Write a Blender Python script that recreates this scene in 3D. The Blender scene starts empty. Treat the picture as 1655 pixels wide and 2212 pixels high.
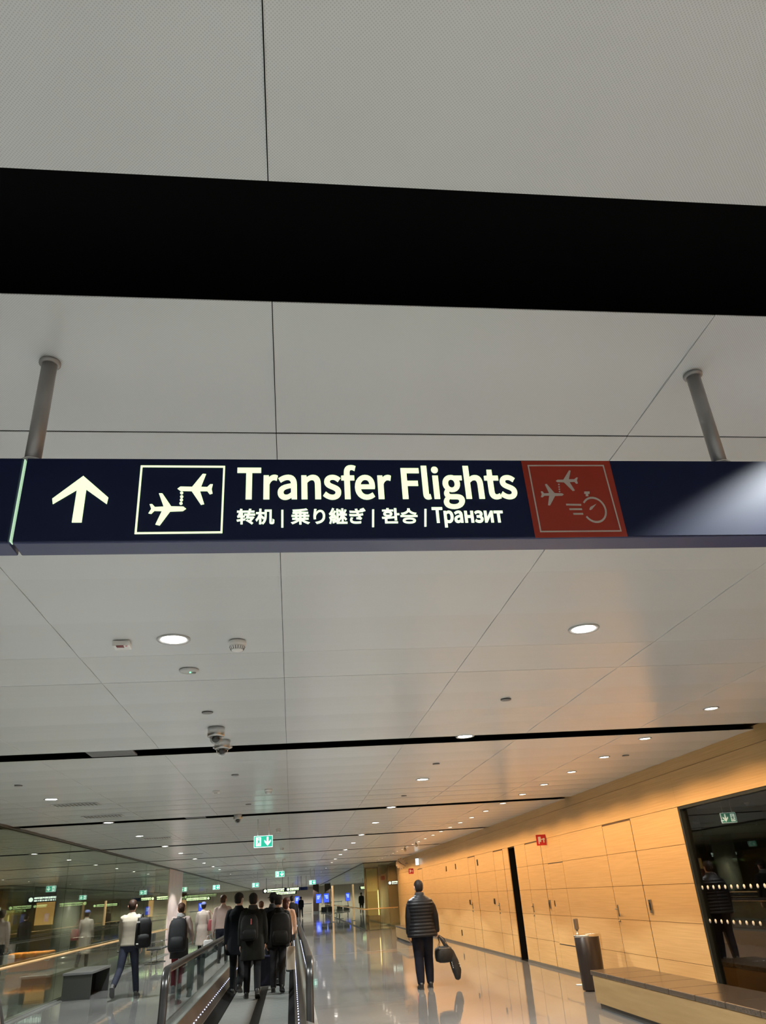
import bpy, bmesh, math, random, json
from mathutils import Vector, Matrix
S = bpy.context.scene
COL = S.collection
R = math.radians
rnd = random.Random(7)

# ------------------------------------------------------------------ camera
EYE = 1.6
cam_d = bpy.data.cameras.new('camera')
cam = bpy.data.objects.new('camera', cam_d)
COL.objects.link(cam)
def cam_axes(p, q, r):
    cp, sp, cy, sy, cr, sr = math.cos(p), math.sin(p), math.cos(q), math.sin(q), math.cos(r), math.sin(r)
    B = Matrix(((1, 0, 0), (0, 0, -1), (0, 1, 0)))
    Ry = Matrix(((cy, sy, 0), (-sy, cy, 0), (0, 0, 1)))
    Rp = Matrix(((1, 0, 0), (0, cp, sp), (0, -sp, cp)))
    Rr = Matrix(((cr, -sr, 0), (sr, cr, 0), (0, 0, 1)))
    return Rr @ Rp @ B @ Ry
_m = cam_axes(0.47238393, -0.14015853, -0.06876799)
_rot = Matrix((_m[0], -_m[1], -_m[2])).transposed()
cam.matrix_world = Matrix.Translation((0, 0, EYE)) @ _rot.to_4x4()
cam_d.sensor_fit = 'VERTICAL'
cam_d.sensor_height = 36.0
cam_d.lens = 36.0 * 1607.28 / 2212.0
cam_d.clip_start = 0.05
cam_d.clip_end = 400
S.camera = cam

# ------------------------------------------------------------------ world, exposure
W = bpy.data.worlds.new('night_world')
W.use_nodes = True
W.node_tree.nodes['Background'].inputs[0].default_value = (0.75, 0.8, 0.9, 1)
W.node_tree.nodes['Background'].inputs[1].default_value = 0.02
S.world = W
S.view_settings.view_transform = 'Standard'
S.view_settings.look = 'None'
S.view_settings.gamma = 1.0
S.view_settings.exposure = 0.72
S.view_settings.use_curve_mapping = False
try:
    S.cycles.use_denoising = True
    S.cycles.max_bounces = 8
    S.cycles.diffuse_bounces = 4
    S.cycles.use_adaptive_sampling = True
    S.cycles.adaptive_threshold = 0.03
    S.cycles.transparent_max_bounces = 16
    S.cycles.sample_clamp_indirect = 6.0
except Exception:
    pass
WHITE_W = 165.0        # watts of one white downlight
WARM_W = 36.0          # watts of one warm wall washer
C_WHITE = (0.95, 1.0, 0.97)
C_WARM = (1.0, 0.64, 0.33)

# ------------------------------------------------------------------ materials
MATS = {}
def mat(name, col, rough=0.5, metal=0.0, emit=None, estr=0.0, spec=0.5, coat=0.0):
    if name in MATS: return MATS[name]
    m = bpy.data.materials.new(name); m.use_nodes = True
    b = m.node_tree.nodes['Principled BSDF']
    b.inputs['Base Color'].default_value = (*col, 1)
    b.inputs['Roughness'].default_value = rough
    b.inputs['Metallic'].default_value = metal
    b.inputs['Specular IOR Level'].default_value = spec
    b.inputs['Coat Weight'].default_value = coat
    if emit:
        b.inputs['Emission Color'].default_value = (*emit, 1)
        b.inputs['Emission Strength'].default_value = estr
    MATS[name] = m
    return m
def N(m, t, **kw):
    n = m.node_tree.nodes.new(t)
    for k, v in kw.items(): setattr(n, k, v)
    return n
def L(m, a, b): m.node_tree.links.new(a, b)
def noisy(name, c1, c2, scale=(1, 1, 1), nscale=5.0, rough=0.5, detail=4, bump=0.0, spec=0.5, coat=0.0, metal=0.0, lo=0.35, hi=0.65, bdist=0.01):
    """procedural two-tone material driven by stretched noise in object space"""
    if name in MATS: return MATS[name]
    m = mat(name, c1, rough, metal, spec=spec, coat=coat)
    b = m.node_tree.nodes['Principled BSDF']
    tc = N(m, 'ShaderNodeTexCoord'); mp = N(m, 'ShaderNodeMapping'); nz = N(m, 'ShaderNodeTexNoise'); cr = N(m, 'ShaderNodeValToRGB')
    mp.inputs['Scale'].default_value = scale
    nz.inputs['Scale'].default_value = nscale; nz.inputs['Detail'].default_value = detail
    cr.color_ramp.elements[0].position = lo; cr.color_ramp.elements[0].color = (*c1, 1)
    cr.color_ramp.elements[1].position = hi; cr.color_ramp.elements[1].color = (*c2, 1)
    L(m, tc.outputs['Object'], mp.inputs['Vector']); L(m, mp.outputs[0], nz.inputs['Vector'])
    L(m, nz.outputs['Fac'], cr.inputs[0]); L(m, cr.outputs[0], b.inputs['Base Color'])
    if bump:
        bp = N(m, 'ShaderNodeBump'); bp.inputs['Strength'].default_value = bump; bp.inputs['Distance'].default_value = bdist
        L(m, nz.outputs['Fac'], bp.inputs['Height']); L(m, bp.outputs[0], b.inputs['Normal'])
    return m
def glass(name, tint, rough=0.0, f0=0.05, gcol=(1, 1, 1)):
    """thin architectural glass: clear pass-through plus a Schlick mirror"""
    if name in MATS: return MATS[name]
    m = bpy.data.materials.new(name); m.use_nodes = True
    m.node_tree.nodes.clear()
    out = N(m, 'ShaderNodeOutputMaterial'); mx = N(m, 'ShaderNodeMixShader')
    tr = N(m, 'ShaderNodeBsdfTransparent'); gl = N(m, 'ShaderNodeBsdfGlossy'); lw = N(m, 'ShaderNodeLayerWeight')
    pw = N(m, 'ShaderNodeMath', operation='POWER'); ml = N(m, 'ShaderNodeMath', operation='MULTIPLY_ADD')
    lw.inputs['Blend'].default_value = 0.5
    pw.inputs[1].default_value = 5.0
    ml.inputs[1].default_value = 1.0 - f0; ml.inputs[2].default_value = f0
    tr.inputs[0].default_value = (*tint, 1); gl.inputs[0].default_value = (*gcol, 1); gl.inputs['Roughness'].default_value = rough
    L(m, lw.outputs['Facing'], pw.inputs[0]); L(m, pw.outputs[0], ml.inputs[0]); L(m, ml.outputs[0], mx.inputs[0])
    L(m, tr.outputs[0], mx.inputs[1]); L(m, gl.outputs[0], mx.inputs[2]); L(m, mx.outputs[0], out.inputs[0])
    MATS[name] = m
    return m

def ceiling_mat():
    m = mat('ceiling_metal', (0.70, 0.72, 0.72), 0.24, spec=0.5)
    b = m.node_tree.nodes['Principled BSDF']
    tc = N(m, 'ShaderNodeTexCoord'); mp = N(m, 'ShaderNodeMapping'); vo = N(m, 'ShaderNodeTexVoronoi'); mr = N(m, 'ShaderNodeMapRange')
    mp.inputs['Scale'].default_value = (190, 190, 1)
    mp.inputs['Rotation'].default_value = (0, 0, R(45))
    vo.inputs['Scale'].default_value = 1.0; vo.inputs['Randomness'].default_value = 0.0
    mr.inputs[1].default_value = 0.25; mr.inputs[2].default_value = 0.36; mr.inputs[3].default_value = 0.80; mr.inputs[4].default_value = 1.0
    mx = N(m, 'ShaderNodeMix', data_type='RGBA', blend_type='MULTIPLY'); mx.inputs[0].default_value = 1.0
    mx.inputs[6].default_value = (0.70, 0.72, 0.72, 1)
    L(m, tc.outputs['Object'], mp.inputs[0]); L(m, mp.outputs[0], vo.inputs['Vector']); L(m, vo.outputs['Distance'], mr.inputs[0])
    L(m, mr.outputs[0], mx.inputs[7]); L(m, mx.outputs[2], b.inputs['Base Color'])
    return m
def floor_mat():
    m = mat('floor_stone', (0.30, 0.30, 0.30), 0.045, spec=0.9)
    b = m.node_tree.nodes['Principled BSDF']; b.inputs['IOR'].default_value = 1.85; b.inputs['Specular IOR Level'].default_value = 0.5
    tc = N(m, 'ShaderNodeTexCoord'); br = N(m, 'ShaderNodeTexBrick'); nz = N(m, 'ShaderNodeTexNoise')
    br.offset = 0.0
    br.inputs['Color1'].default_value = (0.18, 0.178, 0.176, 1); br.inputs['Color2'].default_value = (0.215, 0.212, 0.208, 1)
    br.inputs['Mortar'].default_value = (0.13, 0.13, 0.128, 1)
    br.inputs['Scale'].default_value = 1.0; br.inputs['Mortar Size'].default_value = 0.003
    br.inputs['Brick Width'].default_value = 0.9; br.inputs['Row Height'].default_value = 0.9
    nz.inputs['Scale'].default_value = 3.0; nz.inputs['Detail'].default_value = 8
    mr = N(m, 'ShaderNodeMapRange'); mr.inputs[3].default_value = 0.86; mr.inputs[4].default_value = 1.12
    mx = N(m, 'ShaderNodeMix', data_type='RGBA', blend_type='MULTIPLY'); mx.inputs[0].default_value = 1.0
    L(m, tc.outputs['Object'], br.inputs['Vector']); L(m, tc.outputs['Object'], nz.inputs['Vector'])
    L(m, nz.outputs['Fac'], mr.inputs[0]); L(m, br.outputs['Color'], mx.inputs[6]); L(m, mr.outputs[0], mx.inputs[7]); L(m, mx.outputs[2], b.inputs['Base Color'])
    n2 = N(m, 'ShaderNodeTexNoise'); n2.inputs['Scale'].default_value = 1.6; n2.inputs['Detail'].default_value = 2
    bp = N(m, 'ShaderNodeBump'); bp.inputs['Strength'].default_value = 0.06; bp.inputs['Distance'].default_value = 0.02
    L(m, tc.outputs['Object'], n2.inputs['Vector']); L(m, n2.outputs['Fac'], bp.inputs['Height']); L(m, bp.outputs[0], b.inputs['Normal'])
    return m
M_CEIL = ceiling_mat()
M_FLOOR = floor_mat()
M_WOOD = noisy('wall_wood', (0.55, 0.34, 0.14), (0.65, 0.42, 0.185), (1.0, 0.55, 34), 2.2, 0.42, 5, lo=0.3, hi=0.7, spec=0.35)
M_WOODD = noisy('door_wood', (0.56, 0.35, 0.145), (0.64, 0.41, 0.18), (1.0, 0.8, 22), 1.6, 0.42, 4, lo=0.3, hi=0.7, spec=0.35)
M_BENCHW = noisy('bench_wood', (0.28, 0.172, 0.07), (0.34, 0.22, 0.096), (1.0, 0.6, 9), 2.0, 0.42, 5, lo=0.3, hi=0.7, spec=0.35)
M_BLACK = mat('matt_black', (0.004, 0.004, 0.0045), 0.8, spec=0.1)
M_GROOVE = mat('joint_shadow', (0.15, 0.085, 0.035), 0.8, spec=0.1)
M_STEEL = noisy('brushed_steel', (0.55, 0.54, 0.53), (0.68, 0.67, 0.65), (1, 1, 40), 6, 0.28, 3, metal=1.0)
M_CHROME = mat('chrome', (0.8, 0.8, 0.8), 0.12, 1.0)
M_WHITEP = mat('white_plastic', (0.78, 0.77, 0.74), 0.4)
M_RIM = mat('white_rim', (0.5, 0.5, 0.49), 0.35)
M_GREYP = mat('grey_plastic', (0.20, 0.195, 0.19), 0.5)
M_LAMPW = mat('lamp_white', (0.9, 0.9, 0.9), 0.5, emit=(1, 0.97, 0.92), estr=16)
M_LAMPO = mat('lamp_warm', (0.9, 0.9, 0.9), 0.5, emit=(1, 0.90, 0.74), estr=7)
M_NAVY = mat('sign_navy', (0.006, 0.012, 0.052), 0.42, spec=0.22)
M_NAVYB = mat('sign_case_navy', (0.045, 0.055, 0.14), 0.25, spec=0.6)
M_GLOW = mat('sign_letters', (0.8, 0.85, 0.7), 0.5, emit=(0.74, 1.0, 0.54), estr=0.66)
M_GLOW2 = mat('sign_letters_small', (0.8, 0.85, 0.7), 0.5, emit=(0.74, 1.0, 0.64), estr=0.66)
M_REDST = noisy('red_sticker', (0.34, 0.026, 0.010), (0.38, 0.031, 0.012), (1, 1, 1), 8, 0.45)
M_STICKW = mat('sticker_white', (0.55, 0.48, 0.43), 0.5)
M_GLASS = glass('hall_glass', (0.82, 0.85, 0.78), 0.0, 0.13, (0.92, 0.97, 0.88))
M_BGLASS = glass('balustrade_glass', (0.80, 0.86, 0.85), 0.0, 0.05)
M_DGLASS = glass('window_glass', (0.55, 0.52, 0.48), 0.0, 0.11)
M_RUBBER = mat('handrail_rubber', (0.012, 0.011, 0.011), 0.28, spec=0.6)
M_SKIRT = noisy('walkway_deck', (0.16, 0.125, 0.10), (0.21, 0.165, 0.13), (1, 0.3, 1), 6, 0.3, 2, metal=0.8)
M_BELT = noisy('walkway_pallet', (0.24, 0.236, 0.235), (0.31, 0.305, 0.30), (0.4, 30, 1), 4, 0.45, 2, metal=0.3)
M_LED = mat('led_blue', (0.7, 0.75, 1), 0.5, emit=(0.60, 0.66, 1.0), estr=1.9)
M_GREEN = mat('exit_green', (0.02, 0.35, 0.22), 0.4, emit=(0.02, 0.42, 0.27), estr=0.75)
M_EXITW = mat('exit_white', (0.9, 0.95, 0.95), 0.4, emit=(0.75, 1.0, 0.95), estr=1.0)
M_ACRYL = glass('clear_acrylic', (0.82, 0.92, 0.92), 0.05, 0.10)
M_RAILW = noisy('handrail_wood', (0.62, 0.36, 0.15), (0.72, 0.45, 0.20), (1, 0.5, 8), 3, 0.35)
M_FIRERED = mat('fire_red', (0.55, 0.018, 0.022), 0.4)
M_HANDLE = mat('handle_steel', (0.42, 0.40, 0.36), 0.3, 1.0)
M_HANDLED = mat('handle_dark', (0.05, 0.045, 0.04), 0.4, 0.5)
M_LEATHER = noisy('bench_leather', (0.05, 0.036, 0.025), (0.065, 0.047, 0.033), (1, 1, 1), 30, 0.2, 3, bump=0.05, spec=0.6)
M_BIN = noisy('bin_bronze', (0.045, 0.036, 0.034), (0.06, 0.05, 0.045), (3, 3, 0.4), 5, 0.34, 2, metal=0.6)
M_STONEP = noisy('pink_pier', (0.78, 0.62, 0.58), (0.85, 0.68, 0.63), (1, 1, 1), 2, 0.25, 5)
M_CONC = noisy('column_paint', (0.40, 0.41, 0.38), (0.46, 0.47, 0.43), (1, 1, 1), 2, 0.3, 4)
M_PANELG = noisy('dark_hall_panel', (0.07, 0.07, 0.06), (0.10, 0.10, 0.085), (1, 1, 1), 1.2, 0.4, 3)

# ------------------------------------------------------------------ mesh helpers
class MB:
    def __init__(s): s.bm = bmesh.new()
    def box(s, a, b, mi=0):
        x0, y0, z0 = a; x1, y1, z1 = b
        v = [s.bm.verts.new(p) for p in ((x0, y0, z0), (x1, y0, z0), (x1, y1, z0), (x0, y1, z0), (x0, y0, z1), (x1, y0, z1), (x1, y1, z1), (x0, y1, z1))]
        for f in ((3, 2, 1, 0), (4, 5, 6, 7), (0, 1, 5, 4), (1, 2, 6, 5), (2, 3, 7, 6), (3, 0, 4, 7)):
            s.bm.faces.new([v[i] for i in f]).material_index = mi
        return s
    def rbox(s, a, b, r=0.01, seg=2):
        t = bmesh.new()
        bmesh.ops.create_cube(t, size=1.0)
        for v in t.verts:
            v.co = Vector([(a[i] + b[i]) / 2 + v.co[i] * (b[i] - a[i]) for i in range(3)])
        bmesh.ops.bevel(t, geom=t.edges[:], offset=r, segments=seg, profile=0.5, affect='EDGES')
        s._merge(t); return s
    def _merge(s, t):
        me = bpy.data.meshes.new('tmp'); t.to_mesh(me); t.free(); s.bm.from_mesh(me); bpy.data.meshes.remove(me)
    def loft(s, rings, cap=True, smooth=True):
        rs = [[s.bm.verts.new(p) for p in r] for r in rings]
        n = len(rs[0])
        for a, b in zip(rs, rs[1:]):
            for i in range(n):
                f = s.bm.faces.new((a[i], a[(i + 1) % n], b[(i + 1) % n], b[i])); f.smooth = smooth
        if cap:
            s.bm.faces.new(rs[0][::-1]); s.bm.faces.new(rs[-1])
        return s
    def lathe(s, prof, c=(0, 0, 0), n=24, cap=True, sx=1.0, sy=1.0):
        rings = [[(c[0] + r * sx * math.cos(2 * math.pi * i / n), c[1] + r * sy * math.sin(2 * math.pi * i / n), c[2] + z) for i in range(n)] for r, z in prof]
        return s.loft(rings, cap)
    def tube(s, pts, r, n=10, cap=True, closed=False):
        pts = [Vector(p) for p in pts]
        rr = r if isinstance(r, (list, tuple)) else [r] * len(pts)
        rings = []
        up = Vector((0, 0, 1))
        for i, p in enumerate(pts):
            d = (pts[min(i + 1, len(pts) - 1)] - pts[max(i - 1, 0)]).normalized()
            u = d.cross(up) if abs(d.dot(up)) < 0.95 else d.cross(Vector((0, 1, 0)))
            u.normalize(); w = u.cross(d).normalized()
            rings.append([p + (u * math.cos(2 * math.pi * k / n) + w * math.sin(2 * math.pi * k / n)) * rr[i] for k in range(n)])
        return s.loft(rings, cap)
    def strip(s, pts, hx, hz, axis=(1, 0, 0)):
        """rectangular bar swept along a path lying in a plane with the given normal axis"""
        ax = Vector(axis); pts = [Vector(p) for p in pts]; rings = []
        for i, p in enumerate(pts):
            d = (pts[min(i + 1, len(pts) - 1)] - pts[max(i - 1, 0)]).normalized()
            u = d.cross(ax).normalized()
            rings.append([p + ax * hx + u * hz * .6, p + ax * hx * .6 + u * hz, p - ax * hx * .6 + u * hz, p - ax * hx + u * hz * .6,
                          p - ax * hx - u * hz * .6, p - ax * hx * .6 - u * hz, p + ax * hx * .6 - u * hz, p + ax * hx - u * hz * .6])
        return s.loft(rings)
    def poly(s, pts, y0, y1):
        """polygon given in (x, z), extruded from y0 (front) to y1"""
        a = [s.bm.verts.new((p[0], y0, p[1])) for p in pts]; b = [s.bm.verts.new((p[0], y1, p[1])) for p in pts]
        s.bm.faces.new(a); s.bm.faces.new(b[::-1]); n = len(pts)
        for i in range(n): s.bm.faces.new((a[(i + 1) % n], a[i], b[i], b[(i + 1) % n]))
        return s
    def sphere(s, c, r, sc=(1, 1, 1), seg=12, rings=8):
        t = bmesh.new(); bmesh.ops.create_uvsphere(t, u_segments=seg, v_segments=rings, radius=r)
        for v in t.verts: v.co = Vector((c[0] + v.co.x * sc[0], c[1] + v.co.y * sc[1], c[2] + v.co.z * sc[2]))
        for f in t.faces: f.smooth = True
        s._merge(t); return s
    def build(s, name, m, parent=None, recalc=True):
        if recalc: bmesh.ops.recalc_face_normals(s.bm, faces=s.bm.faces[:])
        me = bpy.data.meshes.new(name); s.bm.to_mesh(me); s.bm.free()
        for mm in (m if isinstance(m, (list, tuple)) else [m]): me.materials.append(mm)
        o = bpy.data.objects.new(name, me); COL.objects.link(o)
        if parent: o.parent = parent
        return o
def tag(o, label=None, cat=None, group=None, kind=None):
    if label: o['label'] = label
    if cat: o['category'] = cat
    if group: o['group'] = group
    if kind: o['kind'] = kind
    return o
def empty(name, loc=(0, 0, 0), label=None, cat=None, group=None, rz=0.0):
    o = bpy.data.objects.new(name, None); COL.objects.link(o); o.location = loc; o.rotation_euler = (0, 0, rz)
    o.empty_display_size = 0.1
    return tag(o, label, cat, group)
def struct(o): o['kind'] = 'structure'; return o
def dup(o, loc, label=None, group=None):
    r = o.copy(); COL.objects.link(r); r.location = loc
    if label: r['label'] = label
    if group: r['group'] = group
    for ch in list(o.children):
        c = ch.copy(); COL.objects.link(c); c.parent = r
        for g in list(ch.children):
            d = g.copy(); COL.objects.link(d); d.parent = c
    return r
def ordn(i): return ['first', 'second', 'third', 'fourth', 'fifth', 'sixth', 'seventh', 'eighth', 'ninth', 'tenth', 'eleventh', 'twelfth', 'thirteenth', 'fourteenth', 'fifteenth', 'sixteenth', 'seventeenth', 'eighteenth', 'nineteenth', 'twentieth', 'twenty-first', 'twenty-second', 'twenty-third', 'twenty-fourth', 'twenty-fifth', 'twenty-sixth', 'twenty-seventh', 'twenty-eighth', 'twenty-ninth', 'thirtieth'][i]

# ------------------------------------------------------------------ the place: floor, ceiling, walls
CZ = 3.04                 # ceiling height
XW = 5.371                # face of the wooden wall
XG = -4.93                # plane of the left glass
SLOT0, BAY = 1.355, 6.84
mb = MB(); mb.box((-17, -7, -0.1), (12, 122, 0)); struct(mb.build('floor', M_FLOOR))
mb = MB(); mb.box((0.52, 26.93, 0.0), (4.2, 26.965, 0.002)); struct(mb.build('trim_1', M_STEEL))   # metal expansion joint in the floor
# ceiling: rows of sheet-metal panels between black service slots
mb = MB()
xs = [-0.045 + 1.28 * i for i in range(-13, 6)]
xs = [x for x in xs if x < XW - 0.3] + [XW + 0.06]
def ceil_panel(x0, x1, y0, y1, za, zb, g=0.0012):
    x0 += g; x1 -= g; y0 += .0021; y1 -= .0021
    n = 4
    for k in range(n):                       # slightly bowed sheet
        ya, yb = y0 + (y1 - y0) * k / n, y0 + (y1 - y0) * (k + 1) / n
        def z(t): return za + (zb - za) * t + 0.004 * math.sin(math.pi * t)
        v = [mb.bm.verts.new(p) for p in ((x0, ya, z(k / n)), (x1, ya, z(k / n)), (x1, yb, z((k + 1) / n)), (x0, yb, z((k + 1) / n)))]
        f = mb.bm.faces.new(v[::-1]); f.smooth = True
    for a, b in (((x0, y0, za), (x1, y0, za)), ((x1, y1, zb), (x0, y1, zb)), ((x1, y0, za), (x1, y1, zb)), ((x0, y1, zb), (x0, y0, za))):
        v = [mb.bm.verts.new(p) for p in (a, b, (b[0], b[1], b[2] + 0.003), (a[0], a[1], a[2] + 0.003))]
        mb.bm.faces.new(v)
for k in range(-1, 17):
    b0 = SLOT0 + BAY * k + 0.19; b1 = SLOT0 + BAY * (k + 1) - 0.19
    nrow = 10 if k < 9 else 5
    for r_ in range(nrow):
        tilt = rnd.uniform(-0.0018, 0.0018) if k >= 0 else 0
        for x0, x1 in zip(xs, xs[1:]):
            t = tilt + rnd.uniform(-0.0004, 0.0004)
            y0 = b0 + (b1 - b0) * r_ / nrow; y1 = b0 + (b1 - b0) * (r_ + 1) / nrow
            ceil_panel(x0, x1, y0, y1, CZ - t, CZ + t)
struct(mb.build('ceiling', M_CEIL, recalc=False))
mb = MB(); mb.box((-17, -7, CZ + 0.28), (12, 122, CZ + 0.33)); struct(mb.build('ceiling_void', M_BLACK))   # black void seen through the slots

# right wall: veneer boards with open joints on a dark backing
ZR = [0.05, 0.50, 0.98, 1.46, 1.945, 2.42]
G = 0.0028
def boards(mb, y0, y1, zs, x0=XW, t=0.02, g=G):
    for a, b in zip(zs, zs[1:]):
        mb.box((x0, y0 + g, a + g), (x0 + t, y1 - g, b - g))
mb = MB()
for y0, y1 in ((-6, -1), (-1, 4.9)): boards(mb, y0, y1, ZR)
cuts = [10.655, 12.31]
for a, b in ((10.655, 12.31), (13.525, 15.91), (16.87, 17.205), (18.415, 19.335), (19.98, 20.485), (21.485, 23.77), (24.74, 26.75), (26.75, 28.6), (28.6, 31.0), (31.0, 33.78), (35.02, 38.0), (38.0, 42.0)):
    boards(mb, a, b, ZR)
boards(mb, 15.91, 16.87, [0.05, 0.462]); boards(mb, 15.91, 16.87, [1.94, 2.42])
for a, b in ((-6, 2), (2, 10.655), (10.655, 18.415), (18.415, 26.75), (26.75, 34.9), (34.9, 42.0)):
    mb.box((XW, a + .001, 2.42 + G), (XW + 0.02, b - .001, 2.88)); mb.box((XW + 0.012, a, 2.886), (XW + 0.03, b, CZ + 0.04))
mb.box((XW, 42.0 - 0.01, 0.0), (XW + 0.3, 42.02, CZ))
struct(mb.build('wall_right', M_WOOD))
mb = MB()
for a, b in ((-6, 4.9), (10.655, 19.335), (19.98, 42.0)): mb.box((XW + 0.022, a, 0), (XW + 0.06, b, 2.44))
mb.box((XW + 0.035, -6, 2.40), (XW + 0.06, 42, CZ + 0.1))
struct(mb.build('trim_2', M_GROOVE))                     # backing behind the boards
mb = MB()
mb.box((XW + 0.32, 19.33, 0), (XW + 0.36, 19.985, 2.43)); mb.box((XW + 0.02, 19.3, 0), (XW + 0.33, 19.336, 2.43)); mb.box((XW + 0.02, 19.979, 0), (XW + 0.33, 20.0, 2.43)); mb.box((XW + .02, 19.33, 2.421), (XW + 0.33, 19.985, 2.44)); mb.box((XW + .004, 19.34, 0.0), (XW + .33, 19.975, 0.004))
struct(mb.build('trim_3', M_BLACK))                      # full-height black recess
mb = MB()
for a, b in ((-6, 19.335), (19.98, 42)): mb.box((XW - 0.012, a, 0), (XW + 0.022, b, 0.05))
struct(mb.build('baseboard_right', mat('skirting_grey', (0.24, 0.22, 0.19), 0.35, 0.6)))

# doors in the wooden wall
def wall_door(n, y0, y1, near_hinge=True):
    mb = MB()
    boards(mb, y0 + 0.004, y1 - 0.004, ZR[:-1] + [2.395], XW - 0.003, 0.02)
    d = struct(mb.build('door_%d' % n, M_WOODD))
    mb = MB(); mb.box((XW - 0.001, y0, 2.395), (XW + 0.006, y1, 2.418)); mb.box((XW - 0.004, y0 - 0.004, 0.05), (XW + 0.012, y0 + 0.007, 2.41)); mb.box((XW - 0.004, y1 - 0.007, 0.05), (XW + 0.012, y1 + 0.004, 2.41))
    mb.build('door_frame', mat('door_gap', (.09, .05, .02), .7), d)  # dark strips round the leaf; the top one paints the gap's shadow line
    mb = MB(); yh = y1 - 0.07
    mb.rbox((XW - 0.012, yh - 0.018, 1.02), (XW - 0.003, yh + 0.018, 1.19), 0.003); mb.tube([(XW - 0.012, yh, 1.13), (XW - 0.06, yh, 1.13), (XW - 0.062, yh - 0.02, 1.13), (XW - 0.062, yh - 0.14, 1.13)], 0.009, 8)
    mb.build('lever_handle', M_HANDLE, d)
    mb = MB(); mb.tube([(XW - 0.003, yh, 0.955), (XW - 0.03, yh - 0.0, 0.955)], 0.018, 10); mb.tube([(XW - 0.03, yh, 0.955), (XW - 0.035, yh - 0.04, 0.955)], 0.006, 6)
    mb.build('lock', M_HANDLE, d)
    return d
wall_door(1, 12.31, 13.525); wall_door(2, 17.205, 18.415); wall_door(3, 20.485, 21.485); wall_door(4, 23.77, 24.74); wall_door(5, 33.78, 35.02)
# access hatch
mb = MB(); boards(mb, 15.915, 16.865, [0.475, 0.98, 1.46, 1.93], XW - 0.002, 0.02); hd = struct(mb.build('door_6', M_WOODD))
mb = MB(); mb.box((XW, 15.91, 1.928), (XW + .008, 16.87, 1.944)); mb.box((XW, 15.91, 0.460), (XW + .008, 16.87, 0.474)); mb.build('hatch_shadow_gap', M_HANDLED, hd)
# wall fittings
def reader(y0, y1, z0, z1, name, label, m=None, dx=0.022):
    o = MB().rbox((XW - dx, y0, z0), (XW, y1, z1), 0.004).build(name, m or M_HANDLE)
    MB().rbox((XW - dx - 0.004, y0 + (y1 - y0) * .25, z0 + (z1 - z0) * .2), (XW - dx + .001, y1 - (y1 - y0) * .25, z1 - (z1 - z0) * .25), 0.001).build('slot_plate', M_HANDLED, o)
    return tag(o, label, 'wall fitting')
reader(12.11, 12.19, 1.09, 1.27, 'pull_handle', 'upright steel card plate beside the nearest wooden door, next to the dark window')
reader(17.06, 17.14, 1.10, 1.26, 'pull_handle', 'upright steel card plate between the flush hatch and the second wooden door')
reader(16.76, 16.80, 1.14, 1.25, 'recessed_pull', 'small dark slot handle on the flush wooden hatch', M_HANDLED, 0.01)
reader(21.84, 21.94, 1.16, 1.29, 'card_reader', 'dark card reader just beyond the door right after the black recess', M_HANDLED)
reader(24.93, 25.03, 1.13, 1.26, 'card_reader', 'dark card reader beyond the fourth wooden door, farther from the black recess', M_HANDLED)
for i, (y, z, lb) in enumerate(((23.45, 2.22, 'slim dark wall vent high beside the fourth wooden door'), (26.72, 2.23, 'slim dark wall vent high on the wood wall, middle one of three'), (28.38, 2.22, 'slim dark wall vent high on the wood wall, farthest of three'), (26.68, 0.33, 'slim dark wall vent low down near the skirting'))):
    o = MB().rbox((XW - .015, y - .06, z - .08), (XW, y + .06, z + .08), 0.006).build('wall_vent', M_HANDLED)
    for k in range(4): MB().box((XW - .018, y - .045, z - .055 + k * .033), (XW - .013, y + .045, z - .045 + k * .033)).build('slat', M_HANDLE, o)
    tag(o, lb, 'wall vent', 'slim vents on the wooden wall')
# dark window
def window_right():
    w = struct(MB().box((XW + 0.055, 4.9, 0.02), (XW + 0.075, 10.655, 2.42)).build('window_1', M_DGLASS))
    mb = MB()
    mb.box((XW + 0.002, 10.60, 0.0), (XW + 0.10, 10.652, 2.42)); mb.box((XW + 0.002, 4.9, 0.0), (XW + 0.10, 4.95, 2.42)); mb.box((XW + 0.004, 4.9, 2.385), (XW + 0.10, 10.65, 2.418)); mb.box((XW + 0.004, 4.9, 0), (XW + 0.1, 10.65, 0.05))
    mb.build('window_frame', mat('frame_dark', (0.035, 0.04, 0.035), 0.35, 0.4), w)
    M_DOT = mat('dot_film', (0.88, 0.84, 0.76), 0.6)
    for z in (1.405, 1.015):
        mb = MB(); y = 10.56
        while y > 5.0:
            mb.lathe([(0.0001, 0), (0.025, 0), (0.025, 0.002), (0.0001, 0.002)], (0, 0, 0), 12)
            mb.bm.verts.ensure_lookup_table()
            for v in mb.bm.verts[-48:]: v.co = Vector((XW + 0.0525 + v.co.z, y + v.co.x, z + v.co.y))
            y -= 0.148
        mb.build('safety_dots', M_DOT, w)
    # dark room behind it
    mb = MB(); mb.box((XW + 6.5, 2, 0), (XW + 6.6, 19.2, 3)); mb.box((XW + .4, 19.1, 0), (XW + 6.6, 19.2, 3)); mb.box((XW + .36, 10.8, 0), (XW + .4, 19.2, 3.0)); mb.box((XW + .08, 4.0, 0), (XW + 6.6, 4.1, 3))
    struct(mb.build('wall_back', mat('dark_room_wall', (0.13, 0.10, 0.07), 0.6)))
window_right()

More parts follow.
